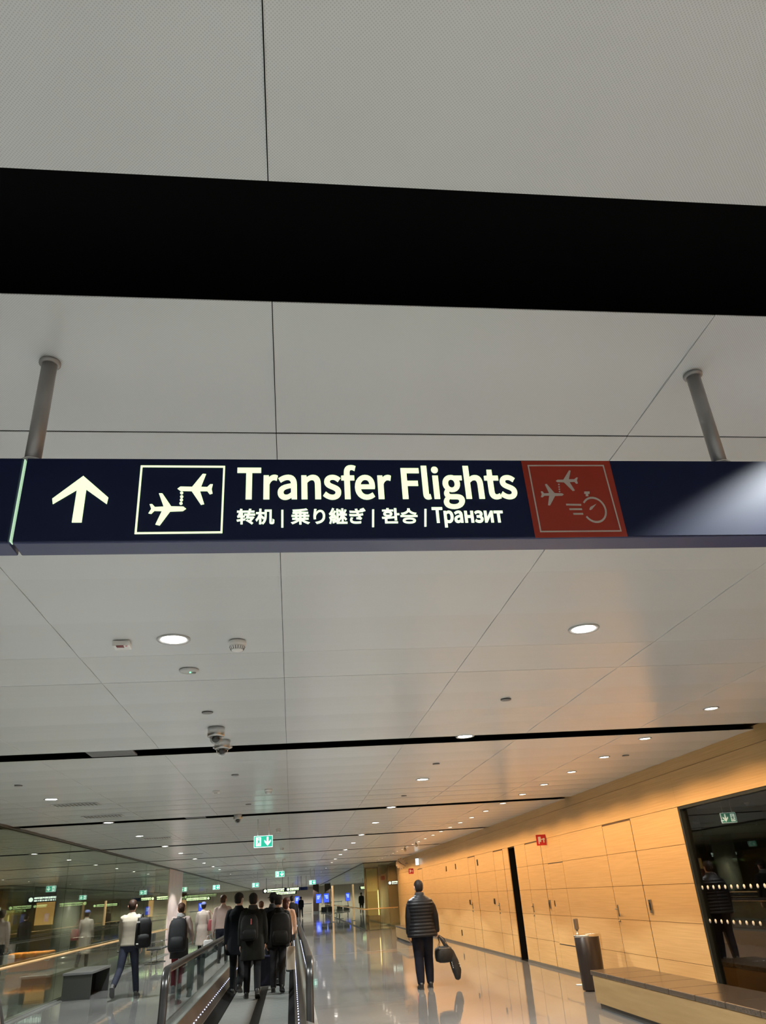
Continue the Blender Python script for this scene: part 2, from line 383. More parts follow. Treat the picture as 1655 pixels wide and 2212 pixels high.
# left glass wall, its channel, kerb and wooden handrail
PANES = [(4.0, 9.0), (9.0, 14.0), (14.0, 19.0), (19.0, 24.0), (24.0, 29.0), (29.0, 34.4), (38.5, 46.0), (46.0, 54.0), (54.0, 62.0), (62.0, 70.0), (70.0, 90.0), (90.0, 113.0)]
for i, (a, b) in enumerate(PANES):
    struct(MB().box((XG - .008, a + .006, 0.03), (XG + .008, b - .006, CZ - .01)).build('window_%d' % (i + 2), M_GLASS))
mb = MB(); mb.box((XG - .06, -6, CZ - .045), (XG + .0, 113, CZ + .02)); mb.box((XG + .02, -6, CZ - .03), (XG + .06, 113, CZ + .02))
struct(mb.build('trim_4', mat('channel_bronze', (0.10, 0.09, 0.075), 0.35, 0.7)))
mb = MB(); mb.box((XG - .06, -6, 0), (XG + .06, 34.4, .03)); mb.box((XG + .06, -6, 0.0), (XG + .17, 34.4, .012)); mb.box((XG - .06, 38.5, 0), (XG + .06, 113, .03))
struct(mb.build('baseboard_left', mat('kerb_grey', (0.16, 0.16, 0.155), 0.3)))
mb = MB(); mb.rbox((XG - .55, 34.42, 0), (XG + .03, 38.48, CZ), 0.01); struct(mb.build('wall_pier', M_STONEP))
def handrail(pts, label, step):
    r = empty('handrail', pts[0], label, 'handrail')
    o = Vector(pts[0])
    MB().tube([Vector(p) - o for p in pts], 0.024, 10).build('rail', M_RAILW, r)
    return r
hr = handrail([(XG + .12, -2, .865), (XG + .12, 34.0, .865)], 'long wooden handrail along the left glass wall', 3)
for k in range(9): MB().tube([(-.005, 15 + k * 2.5, -.02), (-.03, 15 + k * 2.5, -.05), (-.112, 15 + k * 2.5, -.05)], 0.007, 6).build('bracket', M_STEEL, hr)
# hall behind the left glass
mb = MB()
mb.box((-17.05, -7, 0), (-16.9, 122, CZ + .3)); mb.box((-17, -7.05, 0), (12, -6.95, CZ + .3))
struct(mb.build('wall_left', M_PANELG))
mb = MB()
for a, b in ((20, 27.5), (28, 36), (36.5, 50)): mb.box((-16.88, a, 0.1), (-16.80, b, 2.6))
struct(mb.build('wall_back', noisy('olive_panels', (0.30, 0.24, 0.11), (0.36, 0.29, 0.14), (1, 1, .3), 3, 0.5)))
col = empty('round_column', (-9.25, 36.3, 0), 'thick round grey column standing behind the left glass wall', 'column')
MB().lathe([(.50, 0), (.50, CZ)], n=40).build('shaft', M_CONC, col); MB().lathe([(.53, 0), (.53, .12)], n=40).build('base_ring', M_STEEL, col)
M_ORANGE = noisy('orange_fabric', (0.85, 0.30, 0.03), (0.95, 0.40, 0.05), (1, 1, 1), 6, 0.6)
M_ORANGED = mat('orange_base', (0.55, 0.17, 0.03), 0.5)
sofa = empty('bench', (-8.7, 30.3, 0), 'orange upholstered bench behind the left glass wall', 'bench')
MB().rbox((-.65, -.4, 0.03), (.65, .4, .40), .02).build('base', M_ORANGED, sofa)
for k in range(3): MB().rbox((-.66 + k * .44, -.42, .40), (-.66 + k * .44 + .43, .42, .56), .05, 3).build('cushion', M_ORANGE, sofa)
def spot(parent, e, c, ang=130, blend=0.25, loc=(0, 0, -0.03), r=0.07, aim=None, name='lamp'):
    d = bpy.data.lights.new(name, 'SPOT'); d.energy = e; d.color = c; d.spot_size = R(ang); d.spot_blend = blend; d.shadow_soft_size = r
    o = bpy.data.objects.new(name, d); COL.objects.link(o); o.location = loc
    if aim: o.rotation_euler = aim
    if parent: o.parent = parent
    return o
spot(None, 330, (1, .74, .42), 100, .5, (-8.7, 30.0, CZ - .05))  # added lamp without a fixture, brightens the orange bench
for y in (22, 31, 40): spot(None, 150, (1, .85, .5), 140, .6, (-15.3, y, CZ - .05))
spot_dim = [(9.0, 13.0), (9.5, 16.5)]
for x, y in spot_dim: spot(None, 40, (1, .75, .5), 140, .5, (x, y, 2.9))  # added to lift the dark room behind the window, no fixtures
for y in (55, 64, 75, 90, 105): spot(None, 130, (1, .97, .85), 140, .4, (7.5, y, CZ - .05))  # fixtureless lamps added to light the space behind the right-hand glass
for x, y in ((-7, 20), (-9, 26), (-12, 30), (-7, 41), (-12, 44), (-9, 54), (-14, 60), (-9, 70), (-8, 84)): spot(None, 110, (.95, 1, .85), 140, .4, (x, y, CZ - .05))  # extra lamps, no fittings, put in to brighten the left hall
spot(None, 260, (1, .95, .8), 150, .4, (-8.0, 33.6, CZ - .05))  # helper lamp added so the round column shows

# ------------------------------------------------------------------ big overhead sign
DATA = json.loads(r'''{"T":{"latin":[[89,76,89,0,99,0,110,0,121,0,121,76,121,153,121,229,147,229,173,229,199,229,199,238,199,248,199,257,136,257,74,257,11,257,11,248,11,238,11,229,37,229,63,229,89,229,89,153],[242,63,242,0,253,0,263,0,274,0,274,41,274,81,274,122,287,154,306,166,322,166,330,166,334,165,340,163,342,172,344,182,346,191,340,194,334,195,326,195,305,195,285,180,272,155,272,155,272,155,271,155,270,167,269,179,268,190,259,190,251,190,242,190,242,127],[390,-5,422,-5,445,-5,466,8,485,23,485,23,485,23,486,23,487,15,488,8,488,0,497,0,506,0,515,0,515,39,515,78,515,117,515,164,495,195,449,195,418,195,391,181,374,170,378,163,382,155,387,148,402,158,422,168,444,168,475,168,483,145,483,120,402,111,366,91,366,49,366,15],[449,21,431,21,412,21,397,30,397,51,397,76,419,92,483,99,483,81,483,64,483,46,464,30],[575,63,575,0,586,0,596,0,607,0,607,46,607,92,607,138,626,157,639,167,659,167,684,167,695,152,695,116,695,77,695,39,695,0,706,0,716,0,727,0,727,40,727,80,727,120,727,169,709,195,669,195,643,195,623,181,605,162,605,162,605,162,604,162,603,172,602,181,601,190,592,190,584,190,575,190,575,127],[811,-5,838,-5,883,-5,907,21,907,52,907,88,877,99,849,110,828,118,808,125,808,143,808,158,820,170,844,170,861,170,874,163,887,153,892,160,897,167,902,173,888,185,867,195,843,195,802,195,778,171,778,141,778,109,807,96,833,86,854,78,877,69,877,50,877,34,864,20,839,20,817,20,800,29,783,43,778,36,773,29,768,22,785,7],[932,172,932,164,940,164,949,164,958,164,958,109,958,55,958,0,968,0,979,0,989,0,989,55,989,109,989,164,1003,164,1016,164,1030,164,1030,173,1030,181,1030,190,1016,190,1003,190,989,190,989,200,989,210,989,220,989,245,998,258,1016,258,1023,258,1031,256,1038,252,1040,261,1042,269,1045,277,1036,281,1025,283,1013,283,975,283,958,259,958,221,958,210,958,200,958,190,949,190,940,189,932,188,932,180],[1092,-5,1143,-5,1169,-5,1189,4,1206,15,1202,22,1198,29,1194,36,1180,27,1165,21,1147,21,1111,21,1086,47,1084,88,1126,88,1169,88,1212,88,1213,92,1213,99,1213,106,1213,160,1186,195,1137,195,1094,195,1052,157,1052,95,1052,32],[1117,110,1083,110,1087,148,1111,169,1138,169,1168,169,1185,149,1185,110,1151,110],[1260,63,1260,0,1271,0,1282,0,1292,0,1292,41,1292,81,1292,122,1305,154,1324,166,1340,166,1348,166,1352,165,1359,163,1361,172,1363,182,1364,191,1359,194,1353,195,1344,195,1323,195,1304,180,1290,155,1290,155,1290,155,1290,155,1289,167,1287,179,1286,190,1278,190,1269,190,1260,190,1260,127],[1478,86,1478,0,1488,0,1499,0,1510,0,1510,38,1510,77,1510,115,1542,115,1575,115,1608,115,1608,124,1608,133,1608,143,1575,143,1542,143,1510,143,1510,171,1510,200,1510,229,1548,229,1587,229,1625,229,1625,238,1625,248,1625,257,1576,257,1527,257,1478,257,1478,171],[1678,-5,1701,-5,1710,-5,1715,-3,1720,-2,1718,6,1717,15,1715,23,1712,22,1710,22,1709,22,1704,22,1700,26,1700,36,1700,117,1700,198,1700,279,1689,279,1678,279,1668,279,1668,198,1668,118,1668,38,1668,11],[1767,63,1767,0,1778,0,1789,0,1799,0,1799,63,1799,127,1799,190,1789,190,1778,190,1767,190,1767,127],[1771,229,1783,229,1796,229,1805,238,1805,251,1805,263,1796,271,1783,271,1771,271,1762,263,1762,251,1762,238],[1881,-88,1928,-88,1986,-88,2024,-57,2024,-22,2024,10,2001,23,1958,23,1945,23,1933,23,1920,23,1895,23,1887,32,1887,44,1887,55,1892,61,1899,67,1908,63,1918,60,1927,60,1966,60,1997,86,1997,126,1997,143,1991,157,1981,166,1994,166,2007,166,2020,166,2020,174,2020,182,2020,190,1998,190,1976,190,1954,190,1947,193,1938,195,1927,195,1889,195,1856,169,1856,127,1856,104,1868,86,1881,76,1881,76,1881,75,1881,75,1871,68,1860,55,1860,39,1860,24,1867,14,1877,8,1877,7,1877,7,1877,6,1859,-5,1849,-20,1849,-37,1849,-69],[1949,82,1927,82,1905,82,1887,99,1887,127,1887,155,1905,172,1927,172,1950,172,1968,155,1968,127,1968,99],[1969,-65,1932,-65,1897,-65,1877,-53,1877,-32,1877,-21,1883,-10,1896,0,1905,-2,1914,-3,1921,-3,1932,-3,1943,-3,1954,-3,1979,-3,1992,-9,1992,-27,1992,-47],[2061,93,2061,0,2072,0,2082,0,2093,0,2093,46,2093,92,2093,138,2112,157,2125,167,2145,167,2170,167,2181,152,2181,116,2181,77,2181,39,2181,0,2192,0,2202,0,2213,0,2213,40,2213,80,2213,120,2213,169,2195,195,2155,195,2129,195,2109,181,2092,163,2092,176,2093,189,2093,202,2093,228,2093,253,2093,279,2082,279,2072,279,2061,279,2061,186],[2293,-5,2333,-5,2345,-5,2357,-1,2368,2,2366,11,2364,19,2362,27,2356,24,2347,21,2340,21,2318,21,2311,35,2311,58,2311,93,2311,129,2311,164,2328,164,2345,164,2363,164,2363,173,2363,181,2363,190,2345,190,2328,190,2311,190,2311,208,2311,226,2311,244,2302,244,2293,244,2284,244,2283,226,2282,208,2281,190,2271,190,2261,189,2251,188,2251,180,2251,172,2251,164,2260,164,2270,164,2279,164,2279,129,2279,94,2279,59,2279,21],[2428,-5,2455,-5,2500,-5,2524,21,2524,52,2524,88,2494,99,2466,110,2445,118,2425,125,2425,143,2425,158,2437,170,2461,170,2478,170,2491,163,2504,153,2509,160,2514,167,2519,173,2505,185,2484,195,2460,195,2419,195,2395,171,2395,141,2395,109,2424,96,2450,86,2471,78,2494,69,2494,50,2494,34,2481,20,2456,20,2433,20,2417,29,2400,43,2395,36,2390,29,2384,22,2402,7]],"zh":[[27,121,28,116,31,119,42,121,54,121,64,121,75,121,85,121,85,104,85,87,85,70,61,66,38,62,14,58,16,50,18,41,20,33,41,37,63,41,85,46,85,21,85,-3,85,-27,93,-27,102,-27,110,-27,110,-1,110,25,110,50,126,54,142,57,158,60,157,67,157,75,157,83,141,80,126,77,110,75,110,90,110,106,110,121,122,121,134,121,146,121,146,129,146,137,146,145,134,145,122,145,110,145,110,163,110,181,110,199,102,199,93,199,85,199,85,181,85,163,85,145,74,145,62,145,51,145,62,169,73,199,82,229,103,229,125,229,146,229,146,237,146,245,146,253,127,253,108,253,89,253,92,265,95,277,98,289,89,291,81,292,72,294,70,280,67,267,64,253,48,253,32,253,16,253,16,245,16,237,16,229,30,229,44,229,58,229,50,200,41,176,37,167,31,152,26,141,20,139,23,133],[169,187,149,187,149,179,149,171,149,162,166,162,183,162,201,162,193,138,186,115,180,97,213,97,247,97,280,97,268,80,253,59,239,40,227,48,214,56,203,63,197,57,192,51,186,46,222,25,263,-8,284,-28,289,-22,295,-15,301,-8,291,2,276,14,258,27,281,55,305,89,322,114,316,118,310,121,304,124,303,123,301,122,300,122,272,122,244,122,216,122,220,135,224,149,228,162,264,162,300,162,336,162,336,171,336,179,336,187,302,187,269,187,235,187,239,201,242,215,246,229,272,229,298,229,323,229,323,237,323,245,323,253,300,253,276,253,253,253,256,266,259,278,263,291,254,292,245,293,236,294,233,280,230,267,226,253,205,253,184,253,163,253,163,245,163,237,163,229,182,229,201,229,220,229,216,215,212,201,208,187,188,187],[564,274,525,274,525,237,525,199,525,162,525,107,520,38,472,-11,478,-14,488,-23,492,-28,543,24,550,103,550,162,550,191,550,220,550,249,572,249,594,249,616,249,616,174,616,99,616,24,616,-6,618,-13,624,-18,629,-22,637,-25,644,-25,648,-25,657,-25,662,-25,669,-25,675,-23,680,-20,686,-16,688,-10,690,0,692,9,693,35,693,55,686,57,678,61,673,66,673,42,672,24,671,16,671,8,670,5,668,2,666,1,664,0,661,0,657,0,653,0,651,0,648,0,646,1,644,2,643,4,642,10,642,22,642,106,642,190,642,274,603,274],[435,294,426,294,426,269,426,244,426,219,407,219,388,219,368,219,368,211,368,202,368,194,387,194,405,194,423,194,410,145,385,91,360,61,364,55,371,44,374,37,393,62,412,101,426,142,426,86,426,29,426,-28,435,-28,444,-28,452,-28,452,26,452,79,452,133,466,116,482,94,489,82,495,89,500,96,506,104,498,113,464,150,452,162,452,173,452,183,452,194,469,194,487,194,504,194,504,202,504,211,504,219,487,219,469,219,452,219,452,244,452,269,452,294,444,294]],"ja":[[144,133,161,133,161,120,161,107,161,93,144,93,127,93,111,93,111,107,111,120,111,133,127,133],[161,169,161,156,144,156,127,156,111,156,111,169,111,182,111,195,127,195,144,195,161,195,161,182],[187,120,187,133,205,133,222,133,239,133,239,120,239,107,239,93,222,93,205,93,187,93,187,107],[205,156,187,156,187,169,187,182,187,195,205,195,222,195,239,195,239,182,239,169,239,156,222,156],[289,282,283,289,227,276,125,268,41,265,43,259,46,249,47,243,83,244,123,246,161,249,161,239,161,228,161,218,120,218,79,218,39,218,39,210,39,202,39,195,54,195,70,195,85,195,85,182,85,169,85,156,63,156,42,156,20,156,20,148,20,141,20,133,42,133,63,133,85,133,85,120,85,107,85,93,68,93,51,93,34,93,34,86,34,78,34,70,70,70,105,70,141,70,109,41,59,16,14,3,20,-2,28,-13,32,-19,77,-4,127,25,161,57,161,29,161,0,161,-28,170,-28,179,-28,187,-28,187,0,187,29,187,57,222,23,272,-6,317,-21,321,-14,330,-3,336,2,290,15,240,41,208,70,245,70,282,70,319,70,319,78,319,86,319,93,301,93,283,93,265,93,265,107,265,120,265,133,287,133,309,133,331,133,331,141,331,148,331,156,309,156,287,156,265,156,265,169,265,182,265,195,282,195,298,195,314,195,314,202,314,210,314,218,272,218,230,218,187,218,187,229,187,240,187,251,230,255,270,261,301,268,295,275],[461,251,469,276,459,277,448,277,438,277,437,268,437,258,435,247,431,219,424,167,424,134,424,111,426,92,428,78,437,79,446,80,455,81,453,98,453,110,454,124,459,169,499,233,543,233,580,233,599,193,599,138,599,50,539,19,463,8,469,-1,474,-9,480,-18,567,-2,627,41,627,138,627,212,594,258,548,258,503,258,467,215,452,179,454,203],[1012,262,1005,265,998,244,986,212,975,193,982,191,988,189,994,186,1005,204,1018,233,1028,257,1020,260],[899,257,892,255,902,234,912,206,915,187,922,190,929,192,936,195,932,213,923,241,911,262,905,259],[860,280,851,280,851,181,851,82,851,-18,913,-18,975,-18,1037,-18,1037,-9,1037,-1,1037,7,983,7,930,7,876,7,876,98,876,189,876,280,868,280],[775,67,769,65,773,42,777,11,777,-9,784,-8,790,-7,797,-5,796,15,792,46,787,69,781,68],[741,68,734,69,730,40,724,9,714,-12,720,-14,730,-17,734,-19,742,2,750,35,754,65,748,66],[808,74,802,72,809,52,817,26,820,9,827,11,833,13,839,15,835,32,827,57,820,77,814,76],[907,176,888,176,888,168,888,160,888,152,904,152,921,152,937,152,924,117,901,79,880,59,884,53,890,42,893,35,912,54,931,88,946,121,946,87,946,52,946,17,953,17,961,17,969,17,969,50,969,83,969,115,985,94,1005,66,1013,52,1019,59,1024,65,1029,72,1021,84,983,129,969,144,969,147,969,149,969,152,989,152,1010,152,1031,152,1031,160,1031,168,1031,176,1010,176,989,176,969,176,969,213,969,250,969,287,961,287,953,287,946,287,946,250,946,213,946,176,926,176],[722,89,723,83,730,88,740,90,814,104,816,98,818,91,819,84,826,87,832,89,839,91,835,109,825,137,816,159,810,157,803,155,797,153,801,144,805,134,808,124,790,121,772,118,754,114,782,147,808,189,830,230,822,234,815,238,807,242,800,226,792,209,783,194,771,193,759,192,747,191,765,218,783,252,796,285,788,288,781,291,773,295,760,257,738,216,731,206,724,195,719,188,713,186,716,180,720,168,721,163,726,165,734,167,769,172,757,152,746,137,741,131,730,118,723,108,715,107,718,100],[1324,269,1316,280,1310,278,1304,275,1298,273,1309,258,1319,241,1327,223,1333,226,1339,229,1345,232,1337,247],[1361,283,1353,294,1347,292,1341,289,1335,286,1346,272,1356,255,1365,238,1371,241,1377,244,1383,246,1375,262],[1135,79,1143,92,1134,94,1125,95,1116,97,1108,82,1102,67,1102,47,1103,2,1141,-18,1210,-18,1240,-18,1267,-16,1292,-12,1292,-3,1293,7,1293,16,1268,11,1242,8,1209,8,1154,8,1129,23,1129,52,1129,68],[1209,254,1212,243,1213,240,1214,238,1215,235,1181,232,1141,234,1099,239,1100,230,1100,222,1101,213,1145,209,1188,208,1222,211,1225,202,1228,193,1231,183,1233,177,1235,171,1238,165,1198,162,1145,161,1092,167,1093,158,1093,150,1094,141,1148,137,1206,137,1248,141,1256,124,1265,107,1275,91,1264,92,1242,95,1223,97,1222,90,1221,83,1221,76,1245,73,1277,70,1297,64,1302,72,1307,79,1312,86,1306,91,1302,95,1298,101,1289,114,1281,129,1274,144,1298,148,1320,152,1337,157,1336,166,1334,174,1333,183,1317,178,1292,172,1263,168,1260,175,1258,182,1255,189,1252,197,1250,205,1247,213,1271,216,1292,221,1309,225,1308,234,1306,242,1305,251,1287,245,1265,240,1240,237,1237,251,1234,265,1232,278,1222,277,1212,276,1202,275,1206,265]],"ko":[[86,203,114,203,143,203,161,192,161,175,161,158,143,147,114,147,86,147,68,158,68,175,68,192],[244,290,234,290,234,207,234,124,234,42,244,42,253,42,263,42,263,79,263,117,263,155,278,155,294,155,309,155,309,163,309,171,309,179,294,179,278,179,263,179,263,216,263,253,263,290,253,290],[72,58,63,58,63,32,63,6,63,-20,133,-20,204,-20,274,-20,274,-12,274,-4,274,4,213,4,153,4,92,4,92,22,92,40,92,58,82,58],[159,223,114,223,70,223,41,205,41,175,41,148,64,130,100,127,100,119,100,111,100,103,70,102,41,102,16,102,17,94,18,86,19,78,74,78,150,79,217,92,216,99,216,106,215,113,188,109,158,106,129,104,129,112,129,119,129,127,165,131,188,148,188,175,188,205],[110,291,100,291,100,280,100,269,100,259,75,259,49,259,24,259,24,251,24,244,24,237,84,237,145,237,206,237,206,244,206,251,206,259,180,259,155,259,129,259,129,269,129,280,129,291,120,291],[435,138,340,138,340,130,340,123,340,115,435,115,530,115,626,115,626,123,626,130,626,138,530,138],[550,85,482,85,415,85,374,65,374,29,374,-7,415,-27,482,-27,550,-27,591,-7,591,29,591,65],[433,63,482,63,532,63,562,51,562,29,562,8,532,-4,482,-4,433,-4,403,8,403,29,403,51],[478,284,468,284,468,280,468,275,468,270,468,229,413,194,356,187,360,179,364,171,367,164,416,171,463,196,483,232,503,197,550,171,598,164,602,171,605,179,609,187,553,194,498,230,498,270,498,275,498,280,498,284,488,284]],"ru":[[89,76,89,0,99,0,110,0,121,0,121,76,121,153,121,229,147,229,173,229,199,229,199,238,199,248,199,257,136,257,74,257,11,257,11,248,11,238,11,229,37,229,63,229,89,229,89,153],[242,10,242,-80,253,-80,263,-80,274,-80,274,-59,274,-37,274,-16,274,-5,273,6,273,18,290,3,308,-5,326,-5,369,-5,408,33,408,98,408,157,382,195,333,195,311,195,289,182,272,168,272,168,272,168,271,168,270,175,269,183,268,190,259,190,251,190,242,190,242,100],[352,22,320,22,308,22,291,27,274,42,274,75,274,109,274,142,292,159,309,168,325,168,361,168,375,140,375,98,375,51],[471,-5,503,-5,526,-5,548,8,566,23,566,23,567,23,567,23,568,15,569,8,570,0,578,0,587,0,596,0,596,39,596,78,596,117,596,164,577,195,530,195,499,195,473,181,456,170,460,163,464,155,468,148,483,158,503,168,525,168,556,168,564,145,564,120,483,111,447,91,447,49,447,15],[530,21,512,21,493,21,478,30,478,51,478,76,500,92,564,99,564,81,564,64,564,46,546,30],[656,63,656,0,667,0,678,0,688,0,688,28,688,56,688,85,719,85,749,85,780,85,780,56,780,28,780,0,790,0,801,0,812,0,812,63,812,127,812,190,801,190,790,190,780,190,780,164,780,139,780,113,749,113,719,113,688,113,688,139,688,164,688,190,678,190,667,190,656,190,656,127],[904,-5,931,-5,971,-5,1007,17,1007,53,1007,79,990,94,967,99,967,100,967,101,967,101,988,109,999,125,999,144,999,178,967,195,930,195,902,195,881,187,863,174,868,167,872,160,876,153,892,164,906,169,928,169,952,169,968,160,968,140,968,122,953,110,922,110,915,110,908,110,900,110,900,103,900,95,900,88,909,88,918,88,926,88,958,88,975,77,975,55,975,34,954,21,928,21,909,21,890,26,873,40,868,33,863,26,859,19,881,1],[1055,63,1055,0,1065,0,1075,0,1085,0,1109,36,1133,73,1157,109,1164,120,1175,138,1182,150,1183,150,1183,150,1184,150,1182,125,1180,100,1180,79,1180,53,1180,26,1180,0,1191,0,1201,0,1211,0,1211,63,1211,127,1211,190,1202,190,1192,190,1182,190,1158,154,1134,118,1110,81,1103,70,1092,52,1084,41,1084,41,1083,41,1083,41,1084,65,1086,91,1086,111,1086,137,1086,164,1086,190,1076,190,1065,190,1055,190,1055,127],[1318,55,1318,0,1328,0,1339,0,1349,0,1349,55,1349,109,1349,164,1371,164,1392,164,1414,164,1414,173,1414,181,1414,190,1360,190,1307,190,1254,190,1254,181,1254,173,1254,164,1275,164,1296,164,1318,164,1318,109]],"bar":[[36,33,36,-98,44,-98,51,-98,58,-98,58,33,58,163,58,293,51,293,44,293,36,293,36,163]]},"G":{"arrow":[[-0.5414,2.6293],[-0.4713,2.5641],[-0.4734,2.5448],[-0.5296,2.5885],[-0.5299,2.4918],[-0.5539,2.492],[-0.5528,2.5871],[-0.6076,2.5453],[-0.6109,2.561]],"frame":[[-0.3971,2.662],[-0.1743,2.6613],[-0.1744,2.4582],[-0.3955,2.4575]],"plane_a":[[-0.2706,2.5302],[-0.2781,2.5365],[-0.3091,2.5373],[-0.3345,2.5763],[-0.3435,2.5764],[-0.3287,2.5367],[-0.3505,2.5354],[-0.3583,2.5444],[-0.3647,2.5437],[-0.3595,2.53],[-0.3656,2.517],[-0.3584,2.5156],[-0.3514,2.5244],[-0.3319,2.5237],[-0.3455,2.4844],[-0.3347,2.4816],[-0.3111,2.5222],[-0.2785,2.5234]],"plane_b":[[-0.2964,2.5904],[-0.289,2.5968],[-0.2586,2.596],[-0.2326,2.6363],[-0.224,2.6356],[-0.2356,2.596],[-0.2191,2.5953],[-0.2115,2.6039],[-0.2048,2.6039],[-0.2073,2.5896],[-0.2043,2.5761],[-0.2114,2.5733],[-0.2185,2.5832],[-0.2374,2.5832],[-0.2246,2.5439],[-0.2329,2.5418],[-0.2592,2.5833],[-0.2882,2.584]],"dots":[[-0.2848,2.5777],[-0.2841,2.5664],[-0.2841,2.5566],[-0.2847,2.5462]],"red":[[0.6619,2.681],[0.9282,2.6822],[0.9309,2.4378],[0.6655,2.4368]],"redframe":[[0.6783,2.6671],[0.9076,2.668],[0.916,2.4528],[0.6812,2.4528]],"rplane_a":[[0.7693,2.5702],[0.7652,2.5739],[0.7436,2.5747],[0.7249,2.6047],[0.7192,2.6032],[0.7267,2.5748],[0.7124,2.574],[0.7081,2.5807],[0.7039,2.58],[0.7051,2.5711],[0.701,2.5622],[0.7056,2.5615],[0.7125,2.5666],[0.726,2.5666],[0.7175,2.5364],[0.7235,2.5357],[0.7434,2.5658],[0.7639,2.5665]],"rplane_b":[[0.7539,2.6145],[0.7593,2.6183],[0.7765,2.6183],[0.7994,2.6498],[0.8039,2.6483],[0.7933,2.6199],[0.8091,2.6199],[0.8171,2.626],[0.8211,2.6253],[0.8167,2.6161],[0.8176,2.6062],[0.8126,2.6055],[0.8089,2.6115],[0.7937,2.6108],[0.8044,2.5836],[0.7985,2.5814],[0.7771,2.61],[0.758,2.6108]],"rdots":[[0.7608,2.6032],[0.76,2.5949],[0.7594,2.5874],[0.7588,2.5799]],"watch":[[0.8503,2.5212],[0.8857,2.521],[0.8586,2.5626],[0.8123,2.553],[0.8123,2.4924]],"crown":[[0.8318,2.5798],[0.8476,2.5798],[0.8461,2.5723],[0.8413,2.5723],[0.8412,2.5648],[0.833,2.5649],[0.8344,2.5723],[0.8303,2.5723]],"hand":[[0.8357,2.5228],[0.8399,2.5301],[0.8603,2.5403],[0.844,2.5234],[0.8387,2.5205]],"speed":[[0.7707,2.5406],[0.8146,2.5397],[0.8143,2.5346],[0.7705,2.5355],[0.7775,2.526],[0.814,2.5258],[0.8143,2.5207],[0.7779,2.5208],[0.7863,2.5113],[0.8145,2.5112],[0.8149,2.5061],[0.7867,2.5063]],"sep":[[-0.6994,2.684],[-0.6952,2.436]],"t_latin":[[-0.1407,2.6368],[-0.1412,2.5581],[0.6335,2.5574],[0.6369,2.6383]],"t_zh":[[-0.1402,2.5303],[-0.1376,2.4822],[-0.0402,2.4842],[-0.0404,2.5284]],"t_ja":[[0.0038,2.531],[0.0035,2.4812],[0.202,2.4824],[0.2044,2.5301]],"t_ko":[[0.2487,2.5299],[0.2457,2.4821],[0.343,2.4828],[0.3469,2.5294]],"t_ru":[[0.3875,2.5235],[0.3839,2.4839],[0.5816,2.4839],[0.587,2.5226]],"bars":[[-0.0196,2.5255],[-0.0196,2.4732],[0.2244,2.5257],[0.2214,2.4726],[0.3685,2.5265],[0.3637,2.4729]]}}''')
TX, GE = DATA['T'], DATA['G']
FY = 1.78
def glyphs(name, key, quad, m, parent, bold=0.0, ylo=None, yhi=None, fy=FY):
    """outline letters fitted to their box on the sign face, raised a little"""
    sp = TX[key]
    cu = bpy.data.curves.new(name, 'CURVE'); cu.dimensions = '2D'; cu.fill_mode = 'BOTH'; cu.resolution_u = 6
    xs_ = [v for s in sp for v in s[2::6]]; ys_ = [v for s in sp for v in s[3::6]]
    x0, x1 = min(xs_), max(xs_); y0 = min(ys_) if ylo is None else ylo; y1 = max(ys_) if yhi is None else yhi
    qx0 = (quad[0][0] + quad[1][0]) / 2; qx1 = (quad[2][0] + quad[3][0]) / 2; qz0 = (quad[1][1] + quad[2][1]) / 2; qz1 = (quad[0][1] + quad[3][1]) / 2
    fx = (qx1 - qx0 - 2 * bold) / (x1 - x0); fz = (qz1 - qz0 - 2 * bold) / (y1 - y0)
    def P(x, y): return (qx0 + bold + (x - x0) * fx, qz0 + bold + (y - y0) * fz, 0)
    for s in sp:
        n = len(s) // 6
        b = cu.splines.new('BEZIER'); b.bezier_points.add(n - 1); b.use_cyclic_u = True
        for i in range(n):
            q = s[i * 6:i * 6 + 6]; bp = b.bezier_points[i]
            bp.handle_left_type = bp.handle_right_type = 'FREE'
            bp.handle_left = P(q[0], q[1]); bp.co = P(q[2], q[3]); bp.handle_right = P(q[4], q[5])
    cu.extrude = 0.0008; cu.bevel_depth = bold; cu.bevel_resolution = 0
    t = bpy.data.objects.new('tmp', cu); COL.objects.link(t)
    me = bpy.data.meshes.new_from_object(t.evaluated_get(bpy.context.evaluated_depsgraph_get()))
    bpy.data.objects.remove(t); bpy.data.curves.remove(cu)
    for v in me.vertices: v.co = (v.co.x, fy - min(max(v.co.z, -.0008), .0008) - 0.0012 - (.0006 if v.co.z > .0009 else 0), v.co.y)
    me.name = name; me.materials.clear(); me.materials.append(m)
    o = bpy.data.objects.new(name, me); COL.objects.link(o); o.parent = parent; o.matrix_parent_inverse = parent.matrix_world.inverted()
    return o
def flat(name, pts_list, m, parent, y0=FY - .0025, y1=FY - .0001):
    mb = MB()
    for p in pts_list: mb.poly(p, y0, y1)
    return mb.build(name, m, parent)
def frame_pts(q, t):
    """four bars of a rectangular outline q (tl, tr, br, bl)"""
    c = [sum(p[0] for p in q) / 4, sum(p[1] for p in q) / 4]
    inn = [[p[0] + (t if p[0] < c[0] else -t), p[1] + (t if p[1] < c[1] else -t)] for p in q]
    return [[q[i], q[(i + 1) % 4], inn[(i + 1) % 4], inn[i]] for i in range(4)]
def disc_pts(c, r, n=12): return [[c[0] + r * math.cos(2 * math.pi * i / n), c[1] + r * math.sin(2 * math.pi * i / n)] for i in range(n)]
sign = empty('hanging_sign', (0, 0, 0), 'long dark blue illuminated overhead sign reading Transfer Flights hung on two poles', 'sign')
ZB, ZT = 2.437, 2.686
XL = -0.697
MB().rbox((XL + .004, FY + .004, ZB), (2.2, FY + .083, ZT), 0.004, 2).build('case', M_NAVYB, sign)
